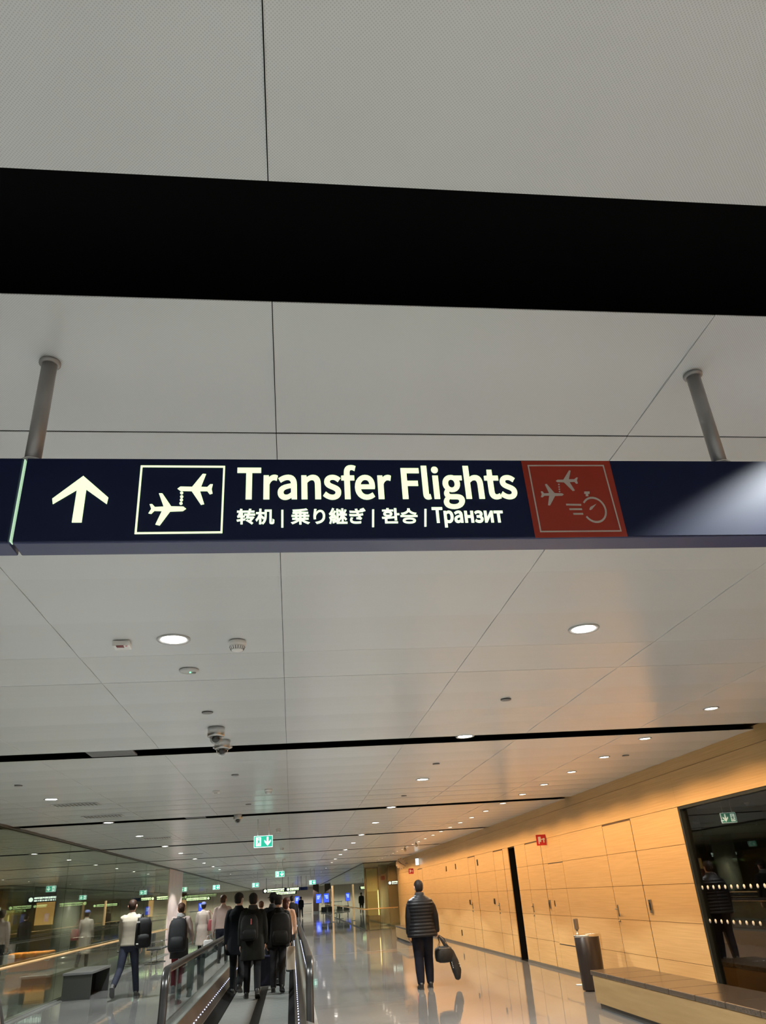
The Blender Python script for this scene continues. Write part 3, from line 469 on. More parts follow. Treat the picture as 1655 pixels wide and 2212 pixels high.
MB().rbox((XL + .006, FY, ZB + .003), (2.2, FY + .006, ZT - .002), 0.001, 1).build('face_panel', M_NAVY, sign)
MB().rbox((-1.6, FY + .004, ZB), (XL - .004, FY + .083, ZT), 0.004, 2).build('case', M_NAVYB, sign)
MB().rbox((-1.6, FY, ZB + .003), (XL - .006, FY + .006, ZT - .002), 0.001, 1).build('face_panel', M_NAVY, sign)
MB().box((XL - .0012, FY + .0005, ZB + .004), (XL + .0012, FY + .02, ZT - .004)).build('light_seam', mat('seam_glow', (.6, .8, .6), .5, emit=(.55, .85, .55), estr=.42), sign)
flat('arrow', [GE['arrow']], M_GLOW, sign)
flat('pictogram_frame', frame_pts(GE['frame'], .0048), M_GLOW, sign)
flat('aircraft_pictogram', [GE['plane_a']], M_GLOW, sign)
flat('aircraft_pictogram', [GE['plane_b']], M_GLOW, sign)
flat('transfer_dots', [disc_pts(p, .0042) for p in GE['dots']], M_GLOW, sign)
glyphs('english_text', 'latin', GE['t_latin'], M_GLOW, sign, .0032, 0, 205)
glyphs('chinese_text', 'zh', GE['t_zh'], M_GLOW2, sign, .0012)
glyphs('japanese_text', 'ja', GE['t_ja'], M_GLOW2, sign, .0012)
glyphs('korean_text', 'ko', GE['t_ko'], M_GLOW2, sign, .0012)
glyphs('russian_text', 'ru', GE['t_ru'], M_GLOW2, sign, .0018, 0, 205)
bz = GE['bars']
for i in (0, 2, 4): flat('divider_bar', [[[bz[i][0] - .0028, bz[i][1]], [bz[i][0] + .0028, bz[i][1]], [bz[i + 1][0] + .0028, bz[i + 1][1]], [bz[i + 1][0] - .0028, bz[i + 1][1]]]], M_GLOW2, sign)
st = flat('red_panel', [GE['red']], M_REDST, sign, FY - .0015)
YS = FY - .0030
def rflat(n, p): return flat(n, p, M_STICKW, st, YS, FY - .0012)
rflat('panel_frame', frame_pts(GE['redframe'], .0038)); rflat('aircraft_pictogram', [GE['rplane_a']]); rflat('aircraft_pictogram', [GE['rplane_b']])
rflat('transfer_dots', [disc_pts(p, .0024, 8) for p in GE['rdots']])
wc, wx, wy, wa, wb = GE['watch']
rx, ry = wx[0] - wc[0], wy[1] - wc[1]
a0 = math.atan2((wa[1] - wc[1]) / ry, (wa[0] - wc[0]) / rx); a1 = math.atan2((wb[1] - wc[1]) / ry, (wb[0] - wc[0]) / rx)
if a1 > a0: a1 -= 2 * math.pi
ring = []
for k in range(24):
    t0, t1 = a0 + (a1 - a0) * k / 24, a0 + (a1 - a0) * (k + 1) / 24
    f = .86
    ring.append([[wc[0] + rx * math.cos(t0), wc[1] + ry * math.sin(t0)], [wc[0] + rx * math.cos(t1), wc[1] + ry * math.sin(t1)], [wc[0] + f * rx * math.cos(t1), wc[1] + f * ry * math.sin(t1)], [wc[0] + f * rx * math.cos(t0), wc[1] + f * ry * math.sin(t0)]])
sp_ = GE['speed']
rflat('stopwatch_pictogram', ring + [GE['crown'], GE['hand']]); rflat('speed_lines', [sp_[0:4], sp_[4:8], sp_[8:12]])
for x in (-.694, 1.3055):
    p = empty('hanging_pole', (x, FY + .045, 0)); p.parent = sign
    MB().tube([(0, 0, ZT - .002), (0, 0, CZ - .004)], .0215, 20).build('tube', M_GREYP if False else mat('pole_grey', (0.34, 0.33, 0.32), 0.35, 0.35), p)
    MB().lathe([(.031, ZT - .001), (.031, ZT + .012), (.022, ZT + .02)], n=20).build('foot_collar', M_STEEL, p)
    MB().lathe([(.024, CZ - .012), (.030, CZ - .008), (.030, CZ - .001)], n=20).build('ceiling_collar', mat('pole_grey', (0.3, 0.3, 0.3), 0.4), p)

# ------------------------------------------------------------------ ceiling lights
def downlight(warm=False):
    t = empty('warm_downlight' if warm else 'downlight', (0, 0, CZ))
    r = .078 if warm else .10
    MB().lathe([(r * .76, .012), (r * .76, -.002), (r * .98, -.006), (r, -.003), (r, .004), (r * .9, .012)], n=28).build('trim_ring', M_RIM, t)
    MB().lathe([(.0001, .008), (r * .74, .008), (r * .77, .0005), (r * .5, -.0025), (.0001, -.003)], n=28, cap=False).build('lens', M_LAMPO if warm else M_LAMPW, t)
    return t
def lamp_for(o, warm, e=None):
    if warm: spot(o, e or WARM_W, C_WARM, 156, .28, (0, 0, -.02), .05)
    else: spot(o, e or WHITE_W, C_WHITE, 124, .12, (0, 0, -.02), .08)
first = True
GW = 'white downlights in rows along the hall ceiling'
GH = 'warm downlights along the wooden wall'
proto = downlight()
def place_light(x, y, label, group, warm=False, e=None, slot=False):
    global first
    if warm: o = protoW if place_light.fw else dup(protoW, (x, y, CZ)); place_light.fw = False
    else: o = proto if first else dup(proto, (x, y, CZ)); first = False
    o.location = (x, y, CZ)
    tag(o, label, 'ceiling light', group)
    lamp_for(o, warm, e)
    return o
protoW = downlight(True); place_light.fw = True
place_light(-.70, 4.46, 'large round white downlight between the red-marked alarm box and the smoke detector', GW)
place_light(1.886, 4.455, 'large round white downlight right of the hall centre, nearest beyond the blue sign', GW)
place_light(-.70, 8.08, 'round downlight in the first black slot, half hidden behind the camera domes', GW)
place_light(1.855, 8.05, 'round downlight set in the first black ceiling slot right of the camera domes', GW)
YN = [11.33, 18.28, 25.17, 32.0, 39.0, 46.1, 53.0, 59.9, 66.8, 73.7, 80.5, 87.4, 94.2, 101.1, 108]
YS_ = [15.03, 21.87, 28.72, 35.55]
for i, y in enumerate(YN):
    place_light(1.91, y, 'white downlight between black slots, %s of the right-hand row beyond the first slot' % ordn(i), GW)
    place_light(-3.31, y + .13 if i == 0 else y, 'white downlight between black slots, %s of the left-hand row by the glass wall' % ordn(i), GW)
for i, y in enumerate(YS_):
    place_light(1.89, y, 'small white downlight inside a black slot, right of centre, %s slot beyond the cameras' % ordn(i), GW, e=60)
    place_light(-3.29, y, 'small white downlight inside a black slot near the left glass, %s slot beyond the cameras' % ordn(i), GW, e=60)
YW = [5.8, 7.118, 8.70, 10.01, 11.33, 12.71, 14.02, 15.45, 16.92, 18.37, 19.68, 21.04, 22.4, 23.75, 25.2, 26.55, 27.95, 29.3, 30.7, 32.2, 33.6, 35.0, 36.4, 37.8, 39.2, 40.6]
for i, y in enumerate(YW):
    if i == 0: lamp_for(empty('lamp_anchor', (4.17, y, CZ)), True); continue
    place_light(4.18, y, 'warm downlight washing the wooden wall, %s from the dark window end' % ordn(i - 1), GH, True)
# lamps of the same rows that hang behind the viewer or outside the picture
def lamp_only(x, y, warm=False, k=1.0):
    if warm: spot(None, WARM_W, C_WARM, 156, .28, (x, y, CZ - .02), .05)
    else: spot(None, WHITE_W * k, C_WHITE, 124, .12, (x, y, CZ - .02), .08)
for y in (4.46, 8.05): lamp_only(-3.31, y)
spot(None, WHITE_W * .5, C_WHITE, 120, .06, (1.885, 1.36, CZ - .02), .05)
for x, y in ((-3.3, 1.36), (-.7, -2.4), (1.885, -2.4), (-3.3, -2.4), (1.9, -5.5), (-.7, -5.5)): lamp_only(x, y, k=1.9)  # unseen lamps, boosted to brighten the ceiling near the viewer
for y in (4.4, 3.0, 1.5, 0, -1.5, -3): lamp_only(4.18, y, True)
for x in (-8, -4.5, -1, 2.5, 6): spot(None, 260, (1, .93, .8), 150, .4, (x, 114.5, CZ - .05))  # not part of the rows: bare lamps added to brighten the far wall

# ------------------------------------------------------------------ small ceiling fittings
def on_ceiling(name, x, y, label, cat, group=None): return empty(name, (x, y, CZ), label, cat, group)
a = on_ceiling('alarm_beacon', -1.006, 4.49, 'small white ceiling alarm box with a dark red window', 'alarm')
MB().rbox((-.05, -.045, -.035), (.05, .045, 0), .006).build('housing', M_WHITEP, a)
MB().rbox((-.025, -.046, -.0375), (.018, -.012, -.033), .001).build('red_lens', mat('dark_red_lens', (.22, .02, .02), .25), a); MB().box((.028, -.04, -.0365), (.038, -.032, -.034)).build('indicator', M_FIRERED, a)
def smoke(x, y, label, s=1.0):
    o = on_ceiling('smoke_detector', x, y, label, 'smoke detector', 'smoke detectors on the ceiling')
    MB().lathe([(.052 * s, 0), (.055 * s, -.012 * s), (.052 * s, -.03 * s)], n=24).build('base', M_WHITEP, o)
    MB().lathe([(.049 * s, -.03 * s), (.046 * s, -.042 * s), (.034 * s, -.058 * s), (.012 * s, -.064 * s), (.0005, -.064 * s)], n=24).build('cap', M_WHITEP, o)
    mb = MB()
    for k in range(18):
        t = 2 * math.pi * k / 18; c_, s_ = math.cos(t), math.sin(t)
        mb.tube([(.0475 * s * c_, .0475 * s * s_, -.036 * s), (.037 * s * c_, .037 * s * s_, -.056 * s)], .0022 * s, 5)
    mb.build('smoke_slits', M_HANDLED, o)
smoke(-.325, 4.53, 'large white smoke detector with slits right of the nearest downlight')
smoke(-.325, 11.55, 'white smoke detector beyond the first black slot, left of the exit sign')
for i, y in enumerate((18.5, 25.6, 32.5)): smoke(-.29, y, ('white smoke detector just right above the nearest exit sign', 'small white smoke detector right of and below the nearest exit sign', 'tiny white smoke detector above the farther exit sign')[i])
o = on_ceiling('emergency_light', -.69, 5.14, 'flat round ceiling emergency light with a tiny green lamp', 'emergency light')
MB().lathe([(.066, 0), (.066, -.008), (.055, -.016), (.0005, -.018)], n=24).build('cover', mat('emg_cover', (.55, .55, .54), .3), o); MB().sphere((.01, -.01, -.019), .005).build('green_lamp', mat('led_green', (.1, .9, .3), .4, emit=(.1, 1, .3), estr=3), o); MB().lathe([(.014, -.015), (.013, -.022), (.0004, -.022)], (.034, .004, 0), n=12).build('lens', M_GREYP, o)
def cover(x, y, label):
    o = on_ceiling('sprinkler_cover', x, y, label, 'sprinkler', 'flat sprinkler discs on the ceiling')
    MB().lathe([(.045, 0), (.045, -.006), (.042, -.008), (.0005, -.008)], n=20).build('disc', M_GREYP, o); MB().lathe([(.047, 0), (.047, -.002), (.044, -.002)], n=20).build('shadow_ring', M_HANDLED, o)
for x, y, lb in ((-.695, 6.45, 'flat grey sprinkler disc between the emergency light and the camera domes'), (1.87, 6.38, 'flat grey sprinkler disc before the right-hand slot light'), (1.86, 9.88, 'flat grey sprinkler disc just beyond the first slot, right of centre'), (-.70, 10.01, 'flat grey sprinkler disc just beyond the first slot, middle of the hall'), (-3.306, 10.04, 'flat grey sprinkler disc near the left glass, before the vents'), (1.896, 13.26, 'flat grey sprinkler disc before the second black slot on the right'), (4.457, 9.95, 'flat grey sprinkler disc between warm downlights and wooden wall'), (-.7, 13.3, 'flat grey sprinkler disc before the second black slot, middle of the hall')): cover(x, y, lb)
o = on_ceiling('wall_sensor', -1.06, 11.46, 'small white sensor box left of the farther smoke detector', 'sensor'); MB().rbox((-.05, -.04, -.03), (.05, .04, 0), .006).build('housing', M_WHITEP, o); MB().box((-.03, -.042, -.033), (.02, -.01, -.0295)).build('window', M_GREYP, o)
def camera_dome(x, y, label):
    o = on_ceiling('security_camera', x, y, label, 'security camera', 'dome cameras on the ceiling')
    MB().lathe([(.078, 0), (.078, -.075), (.074, -.08), (.060, -.082)], n=32).build('housing', M_STEEL, o)
    MB().lathe([(.058, -.080), (.057, -.092), (.05, -.116), (.035, -.135), (.015, -.144), (.0005, -.145)], n=28).build('dome', glass('camera_dome', (.75, .75, .75), 0, .08), o)
    MB().sphere((.0, -.005, -.10), .034, seg=16).build('lens_unit', M_BLACK, o)
camera_dome(-.678, 7.09, 'silver dome camera on the ceiling just before the first black slot')
camera_dome(-.672, 7.72, 'silver dome camera hanging at the edge of the first black slot')
camera_dome(-.967, 14.85, 'pale dome camera tucked in the second black slot')
def vent(x, y, label):
    o = on_ceiling('ceiling_vent', x, y, label, 'vent', 'slatted vents in the left ceiling')
    MB().rbox((-.33, -.16, -.004), (.33, .16, 0), .002).build('plate', M_RIM, o)
    for k in range(11): MB().box((-.29 + k * .055, -.12, -.0055), (-.265 + k * .055, .12, -.0035)).build('slit', M_HANDLED, o)
vent(-3.16, 12.2, 'slatted ceiling vent beside the nearest left-row downlight'); vent(-3.15, 13.95, 'slatted ceiling vent just before the second black slot'); vent(-3.05, 19.1, 'slatted ceiling vent beside the second left-row downlight'); vent(-3.05, 26.0, 'slatted ceiling vent beside the third left-row downlight')
def slot_grille(x0, x1, y, label):
    o = empty('slot_grille', ((x0 + x1) / 2, y, CZ), label, 'grille', 'grilles in the black ceiling slots'); w = (x1 - x0) / 2
    MB().rbox((-w, -.15, .004), (w, .15, .02), .003).build('plate', mat('grille_grey', (.16, .16, .16), .5), o)
    for k in range(6): MB().box((-w + .02, -.13 + k * .05, .0025), (w - .02, -.115 + k * .05, .0045)).build('louvre', M_GREYP, o)
slot_grille(-2.06, -1.60, 8.2, 'grey grille inside the first black slot left of the camera domes'); slot_grille(-1.93, -1.57, 15.03, 'grey grille inside the second black slot')

# ------------------------------------------------------------------ exit signs
M_ARROW = M_EXITW
def exit_sign(x, y, z0, label, w=.36, h=.21, mirror=False, drop=True, green=None):
    o = empty('exit_sign', (x, y, z0), label, 'exit sign', 'green running-man exit signs')
    g = green or M_GREEN; d = .028; mx = -1 if mirror else 1
    MB().rbox((-w / 2, -d / 2, 0), (w / 2, d / 2, h), .004).build('case', M_EXITW, o)
    MB().rbox((-w / 2 + .008, -d / 2 - .003, .008), (w / 2 - .008, d / 2 + .003, h - .008), .001).build('green_panel', g, o)
    f = -d / 2 - .0055
    def P(pts): return [[mx * p[0] * w, p[1] * h] for p in (pts if mx == 1 else pts[::-1])]
    MB().poly(P([(-.40, .12), (-.12, .12), (-.12, .88), (-.40, .88)]), f, f + .003).build('doorway', M_ARROW, o)
    mb = MB(); f2 = f - .002
    for pts in ([(-.27, .62), (-.22, .64), (-.20, .45), (-.25, .40), (-.30, .44)], [(-.27, .62), (-.33, .58), (-.36, .47), (-.34, .46), (-.31, .54), (-.26, .58)], [(-.22, .64), (-.17, .52), (-.14, .52), (-.15, .48), (-.18, .48), (-.22, .58)], [(-.24, .44), (-.20, .45), (-.17, .33), (-.19, .18), (-.215, .18), (-.20, .32)], [(-.30, .44), (-.25, .42), (-.29, .29), (-.38, .26), (-.38, .30), (-.31, .33)]): mb.poly(P(pts), f2, f2 + .003)
    mb.poly(P([(-.235 + .035 * math.cos(2 * math.pi * i / 10), .74 + .06 * math.sin(2 * math.pi * i / 10)) for i in range(10)]), f2, f2 + .003)
    mb.build('running_man', g, o)
    MB().poly(P([(.23, .12), (.40, .46), (.40, .64), (.275, .43), (.275, .88), (.185, .88), (.185, .43), (.06, .64), (.06, .46)]), f, f + .003).build('down_arrow', M_ARROW, o)
    if drop:
        for s in (-.3, .3): MB().tube([(s * w, 0, h), (s * w, 0, CZ - z0)], .006, 8).build('hanger_rod', M_STEEL, o)
    return o
exit_sign(-.541, 16.0, 2.531, 'largest green exit sign hanging over the walkway, nearest one')
exit_sign(-.47, 34.0, 2.44, 'second green exit sign straight beyond the nearest one')
exit_sign(-1.95, 46.0, 2.31, 'small distant green exit sign above the left dark-coated travellers')
exit_sign(1.15, 46.0, 2.26, 'small distant green exit sign at the right of the far direction signs')
exit_sign(-4.06, 46.0, 2.33, 'small distant green exit sign beside the pink pier')
exit_sign(9.72, 17.0, 2.52, 'dim green exit sign added behind the dark window in place of a reflection', mirror=True, green=mat('exit_green_dim', (0.02, .2, .14), .4, emit=(.02, .2, .14), estr=.8))  # stands in for an exit sign mirrored in the window

# ------------------------------------------------------------------ moving walkway
wk = empty('moving_walkway', (-.6, 10.5, 0), 'moving walkway with glass sides and blue lit skirts down the middle of the hall', 'moving walkway')
Y0, Y1 = 10.0, 58.0
def wl(p): return (p[0] + .6, p[1] - 10.5, p[2])
mb = MB()
n = 330
for k in range(n):
    ya = Y0 - .3 + (Y1 - Y0 + .6) * k / n; yb = Y0 - .3 + (Y1 - Y0 + .6) * (k + 1) / n - .012
    mb.box(wl((-1.10, ya, 0)), wl((-.625, yb, .01))); mb.box(wl((-.485, ya, 0)), wl((-.06, yb, .01)))
mb.build('pallet_belt', M_BELT, wk)
MB().box(wl((-1.10, Y0 - .3, 0)), wl((-.06, Y1 + .3, .006))).build('belt_gap', M_BLACK, wk)
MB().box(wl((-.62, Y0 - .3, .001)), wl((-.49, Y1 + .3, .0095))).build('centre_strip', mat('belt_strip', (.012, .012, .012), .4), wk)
def side(xe, sgn):
    """one balustrade; xe = belt edge, sgn = outward direction"""
    def b(name, prof, m, y0=Y0, y1=Y1):
        mb = MB(); mb.loft([[wl((xe + sgn * p[0], y, p[1])) for p in prof] for y in (y0, y1)], smooth=False); return mb.build(name, m, wk)
    k = .16 if sgn < 0 else .10
    b('skirt', [(0, 0), (k, 0), (k, .10), (.012, .02)], M_BLACK)
    b('inner_deck', [(k, .02), (k + .14, .02), (k + .14, .34), (k + .12, .345), (k, .12)], M_SKIRT)
    gx = xe + sgn * (k + .17 + (.05 if sgn < 0 else 0))
    b('outer_deck', [(k + .14, .0), (k + .26, .0), (k + .26, .30), (k + .14, .34)], M_STEEL)
    y = Y0 + .5; i = 0
    while y < Y1 - 1:
        y2 = min(y + 3.0, Y1 - .5)
        MB().box(wl((gx - .006, y + .004, .30)), wl((gx + .006, y2 - .004, .915))).build('glass_panel', M_BGLASS, wk); y = y2
    pts = [(gx, Y1, .95), (gx, Y0 + .72, .95)] + [(gx, Y0 + .72 - .22 * math.sin(t), .73 + .22 * math.cos(t)) for t in [R(a_) for a_ in (12, 25, 38, 50, 62, 74, 84)]] + [(gx, Y0 + .47, .55), (gx, Y0 + .38, .30), (gx, Y0 + .36, .0)]
    MB().strip([wl(p) for p in pts], .045, .028).build('handrail', M_RUBBER, wk)
    pin = [(gx, Y0 + .74, .90)] + [(gx, Y0 + .74 - .17 * math.sin(t), .73 + .17 * math.cos(t)) for t in [R(a_) for a_ in (20, 45, 70, 85)]] + [(gx, Y0 + .53, .55), (gx, Y0 + .46, .30), (gx, Y0 + .44, .0)]
    MB().strip([wl(p) for p in pin], .03, .022).build('newel_frame', M_STEEL, wk)
    MB().box(wl((gx - .02, Y0 + .7, .905)), wl((gx + .02, Y1, .93))).build('handrail_track', M_STEEL, wk)
    mb = MB(); y = Y0 + .8
    while y < Y1 - .5:
        t = bmesh.new(); bmesh.ops.create_icosphere(t, subdivisions=1, radius=.0095)
        c_ = Vector(wl((xe + sgn * (k + .045), y, .208)))
        for v in t.verts: v.co += c_
        mb._merge(t); y += .28
    mb.build('led_strip', M_LED, wk)
side(-1.10, -1); side(-.06, 1)
MB().box(wl((-1.3, 9.2, 0)), wl((.14, 9.72, .008))).build('comb_plate', M_STEEL, wk)
# skirts run on past the belt so the deck reads as one machine

# ------------------------------------------------------------------ bench, bin, post
be = empty('bench', (4.52, 9.2, 0), 'low wooden bench with dark leather top by the dark window', 'bench')
MB().rbox((-.32, -3.0, .07), (.31, 2.72, .395), .006).build('wood_base', M_BENCHW, be)
MB().box((-.28, -2.95, 0), (.27, 2.68, .075)).build('plinth', mat('plinth_dark', (.05, .045, .04), .5), be)
k = 0; y = 2.75
while y > -3.0:
    y2 = max(y - .62, -3.03); MB().rbox((-.335, y2 + .002, .395), (.325, y - .002, .452), .012, 3).build('cushion_pad', M_LEATHER, be); y = y2
b2 = empty('bench', (4.35, 31.0, 0), 'distant low wooden bench by the wooden wall, left of the walking man', 'bench')
MB().rbox((-.36, -1.6, .07), (.33, 1.7, .40), .006).build('wood_base', M_BENCHW, b2); MB().box((-.32, -1.55, 0), (.3, 1.65, .075)).build('plinth', mat('plinth_dark', (.05, .045, .04), .5), b2)
for k in range(5): MB().rbox((-.37, -1.6 + k * .66 + .002, .40), (.34, -1.6 + k * .66 + .658, .455), .012, 2).build('cushion_pad', M_LEATHER, b2)
bi = empty('litter_bin', (4.84, 13.72, 0), 'tall dark bronze round litter bin in front of the wooden wall', 'bin')
prof = [(.185, .012), (.193, .03), (.20, .40), (.205, .755), (.198, .765)]
MB().lathe(prof, n=40, sy=.85).build('body', M_BIN, bi)
MB().lathe([(.207, .755), (.211, .77), (.207, .788), (.16, .792), (.15, .78), (.15, .70), (.0005, .70)], n=40, sy=.85).build('top_ring', M_CHROME, bi)
MB().lathe([(.15, 0), (.15, .015)], n=32, sy=.85).build('foot', M_BLACK, bi)
po = empty('barrier_post', (4.99, 14.57, 0), 'slim chrome barrier post with round foot behind the litter bin', 'post')
MB().lathe([(.17, 0), (.17, .008), (.06, .022), (.03, .03)], n=32).build('foot', M_STEEL, po); MB().tube([(0, 0, .025), (0, 0, .83)], .022, 16).build('pole', M_CHROME, po); MB().rbox((-.035, -.03, .82), (.035, .03, .99), .01, 2).build('belt_head', mat('belt_head', (.3, .28, .26), .3, .8), po)
# hall bench by the left glass: dark block seat with an open end
hb = empty('bench', (-4.45, 20.0, 0), 'dark block bench with grey top and open end at the foot of the left glass', 'bench')
M_DK = mat('dark_laminate', (.035, .036, .033), .4)
MB().rbox((-.34, -.9, 0), (.24, -.86, .45), .004).build('end_panel', M_DK, hb)
MB().rbox((-.34, .86, 0), (.24, .90, .45), .004).build('end_panel', M_DK, hb)
MB().rbox((-.36, -.92, .45), (.25, .92, .50), .008).build('seat_top', mat('laminate_grey', (.13, .13, .13), .3), hb)
MB().box((-.34, -.86, .02), (-.30, .86, .45)).build('back_panel', M_DK, hb); MB().box((-.1, -.86, .0), (-.06, .86, .44)).build('inner_panel', M_BLACK, hb)

# ------------------------------------------------------------------ signs and clock on the wooden wall
def flag_sign(x0, x1, y, z0, z1, label):
    o = empty('fire_sign', ((x0 + x1) / 2, y, (z0 + z1) / 2), label, 'sign', 'red fire hose signs on the wooden wall')
    w, h = (x1 - x0) / 2, (z1 - z0) / 2
    MB().rbox((-w, -.006, -h), (w, .006, h), .002).build('plate', M_FIRERED, o)
    mb = MB(); f = -.0095
    mb.poly([(-w * .62, -h * .35), (-w * .05, -h * .35), (-w * .05, h * .62), (-w * .62, h * .62)], f, f + .004)
    mb.poly([(-w * .62, -h * .7), (-w * .4, -h * .7), (-w * .4, -h * .3), (-w * .62, -h * .3)], f, f + .004)
    mb.poly([(0, h * .0), (w * .35, h * .05), (w * .35, h * .22), (0, h * .2)], f, f + .004)
    mb.poly([(w * .55 + w * .22 * math.cos(2 * math.pi * i / 12), h * .14 + h * .22 * math.sin(2 * math.pi * i / 12)) for i in range(12)], f, f + .004)
    mb.poly([(w * .40, -h * .5), (w * .62, -h * .5), (w * .62, h * .05), (w * .40, h * .05)], f, f + .004)
    mb.build('hose_pictogram', mat('sign_white', (.75, .68, .6), .5), o)
    MB().box((w - .004, -.004, -h * .6), (XW - (x0 + x1) / 2, .004, h * .6)).build('wall_bracket', M_STEEL, o)
flag_sign(5.155, 5.365, 16.75, 2.29, 2.50, 'square red fire hose sign projecting from the wall above the hatch')
flag_sign(5.15, 5.365, 36.2, 2.28, 2.49, 'tiny red fire hose sign under the wall clock')
ck = empty('wall_clock', (5.07, 38.0, 2.765), 'round pale wall clock projecting from the far end of the wooden wall', 'clock')
def ydisc(mb, r, y0, y1, n=32): mb.poly([(r * math.cos(2 * math.pi * i / n), r * math.sin(2 * math.pi * i / n)) for i in range(n)], y0, y1)
mb = MB(); ydisc(mb, .235, -.02, .02); mb.build('dial', mat('clock_dial', (.62, .47, .30), .4), ck)
mb = MB()
for k in range(12):
    t = k * math.pi / 6; mb.poly([(.20 * math.cos(t) - .012 * math.sin(t), .20 * math.sin(t) + .012 * math.cos(t)), (.225 * math.cos(t) - .012 * math.sin(t), .225 * math.sin(t) + .012 * math.cos(t)), (.225 * math.cos(t) + .012 * math.sin(t), .225 * math.sin(t) - .012 * math.cos(t)), (.20 * math.cos(t) + .012 * math.sin(t), .20 * math.sin(t) - .012 * math.cos(t))][::-1], -.024, -.019)
mb.build('hour_marks', M_BLACK, ck)
mb = MB(); mb.poly([(-.13, .115), (-.115, .13), (.01, .005), (-.005, -.01)], -.028, -.023); mb.build('hour_hand', M_BLACK, ck)
mb = MB(); mb.poly([(-.01, .01), (0, .02), (.17, -.075), (.162, -.09)], -.032, -.027); mb.build('minute_hand', M_BLACK, ck)
MB().tube([(.23, 0, 0), (XW - 5.07, 0, 0)], .018, 8).build('wall_arm', M_STEEL, ck)
ls = empty('lit_sign', (5.27, 34.4, 2.69), 'small white lit sign projecting from the wall right of the clock', 'sign')
MB().rbox((-.07, -.02, -.15), (.09, .02, .15), .006).build('case', M_RIM, ls); MB().rbox((-.058, -.024, -.12), (.078, .0, .12), .002).build('lit_face', mat('lit_face', (.8, .9, .95), .4, emit=(.75, .95, 1), estr=1.1), ls)
def track_spot(x, y, z, label):
    o = empty('spotlight', (x, y, CZ), label, 'spotlight', 'small spotlights under the far ceiling')
    MB().tube([(0, 0, 0), (0, 0, -.06)], .012, 8).build('stem', M_STEEL, o); MB().tube([(0, .05, -.05), (0, -.06, -.13)], [.03, .045], 14).build('head', mat('spot_head', (.45, .36, .25), .4, .6), o)
track_spot(4.05, 26.3, 0, 'small adjustable spotlight among the far warm downlights, nearer of two'); track_spot(4.05, 29.0, 0, 'small adjustable spotlight among the far warm downlights, farther of two')

# ------------------------------------------------------------------ glass corner at the end of the wooden wall and the far hall
struct(MB().box((3.66, 41.99, .02), (4.52, 42.01, CZ - .01)).build('window_20', M_GLASS)); struct(MB().box((4.53, 41.99, .02), (XW, 42.01, CZ - .01)).build('window_21', M_GLASS))
for i, (a_, b_) in enumerate(((42.02, 50), (50, 58), (58, 66), (66, 76), (76, 90), (90, 113))): struct(MB().box((3.66, a_ + .01, .02), (3.68, b_ - .01, CZ - .01)).build('window_%d' % (22 + i), M_GLASS))
mb = MB(); mb.box((3.62, 42, CZ - .05), (3.72, 113, CZ + .01)); mb.box((3.62, 41.97, CZ - .04), (XW, 42.03, CZ + .01)); mb.box((3.62, 42, 0), (3.72, 113, .03)); struct(mb.build('trim_5', mat('channel_bronze', (0.10, 0.09, 0.075), 0.35, 0.7)))
h2 = handrail([(5.3, 41.9, .93), (3.56, 41.9, .93), (3.56, 46, .93), (3.56, 100, .93)], 'wooden handrail along the glass corner beyond the clock', 3)
for x in (5.1, 4.3): MB().tube([(x - 5.3, 0, -.02), (x - 5.3, .08, -.05)], .008, 6).build('bracket', M_STEEL, h2)
for k in range(6): MB().tube([(-1.74, 2 + k * 4.5, -.02), (-1.63, 2 + k * 4.5, -.05)], .008, 6).build('bracket', M_STEEL, h2)
# room behind the corner glass
mb = MB(); mb.box((3.7, 50, 0), (11.9, 50.1, CZ)); mb.box((11.8, 42, 0), (11.9, 50, CZ)); struct(mb.build('wall_end', noisy('olive_wall', (.20, .16, .09), (.26, .21, .12), (1, 1, .3), 2, .5)))
lk = empty('display_cabinet', (4.45, 46.0, 0), 'tall yellow lit cabinet behind the corner glass beside the grey column', 'cabinet')
MB().rbox((-.30, -.15, .55), (.26, .15, 1.72), .01).build('body', mat('cabinet_olive', (.38, .29, .11), .5), lk); MB().rbox((-.32, -.17, 1.72), (.28, .17, 2.85), .01).build('upper_panel', mat('cabinet_yellow', (.62, .55, .24), .5), lk); MB().box((.262, -.16, .55), (.31, .10, 1.78)).build('edge_light', mat('edge_glow', (.9, .8, .4), .5, emit=(1, .8, .35), estr=1.2), lk)
MB().box((-.29, -.14, 0), (.25, .14, .55)).build('plinth', mat('cabinet_dark', (.10, .08, .04), .5), lk)
c2 = empty('round_column', (5.12, 46.4, 0), 'slim grey round column behind the corner glass', 'column'); MB().lathe([(.25, 0), (.25, CZ)], n=32).build('shaft', M_CONC, c2); MB().lathe([(.27, 0), (.27, .1)], n=32).build('base_ring', M_STEEL, c2)
spot(None, 90, (1, .82, .45), 140, .5, (4.5, 44.0, CZ - .05)); spot(None, 80, (1, .8, .45), 140, .5, (7, 45, CZ - .05)); spot(None, 60, (1, .6, .28), 130, .5, (6.2, 48.5, CZ - .05))
bn = empty('wood_cabinet', (6.3, 48.2, 0), 'brown wooden cupboard in the room behind the corner glass', 'cabinet'); MB().rbox((-.7, -.3, 0.05), (.7, .3, 2.3), .01).build('body', mat('cupboard_brown', (.30, .17, .07), .5), bn); MB().box((-.01, -.305, .1), (.01, -.298, 2.25)).build('door_gap', M_BLACK, bn)

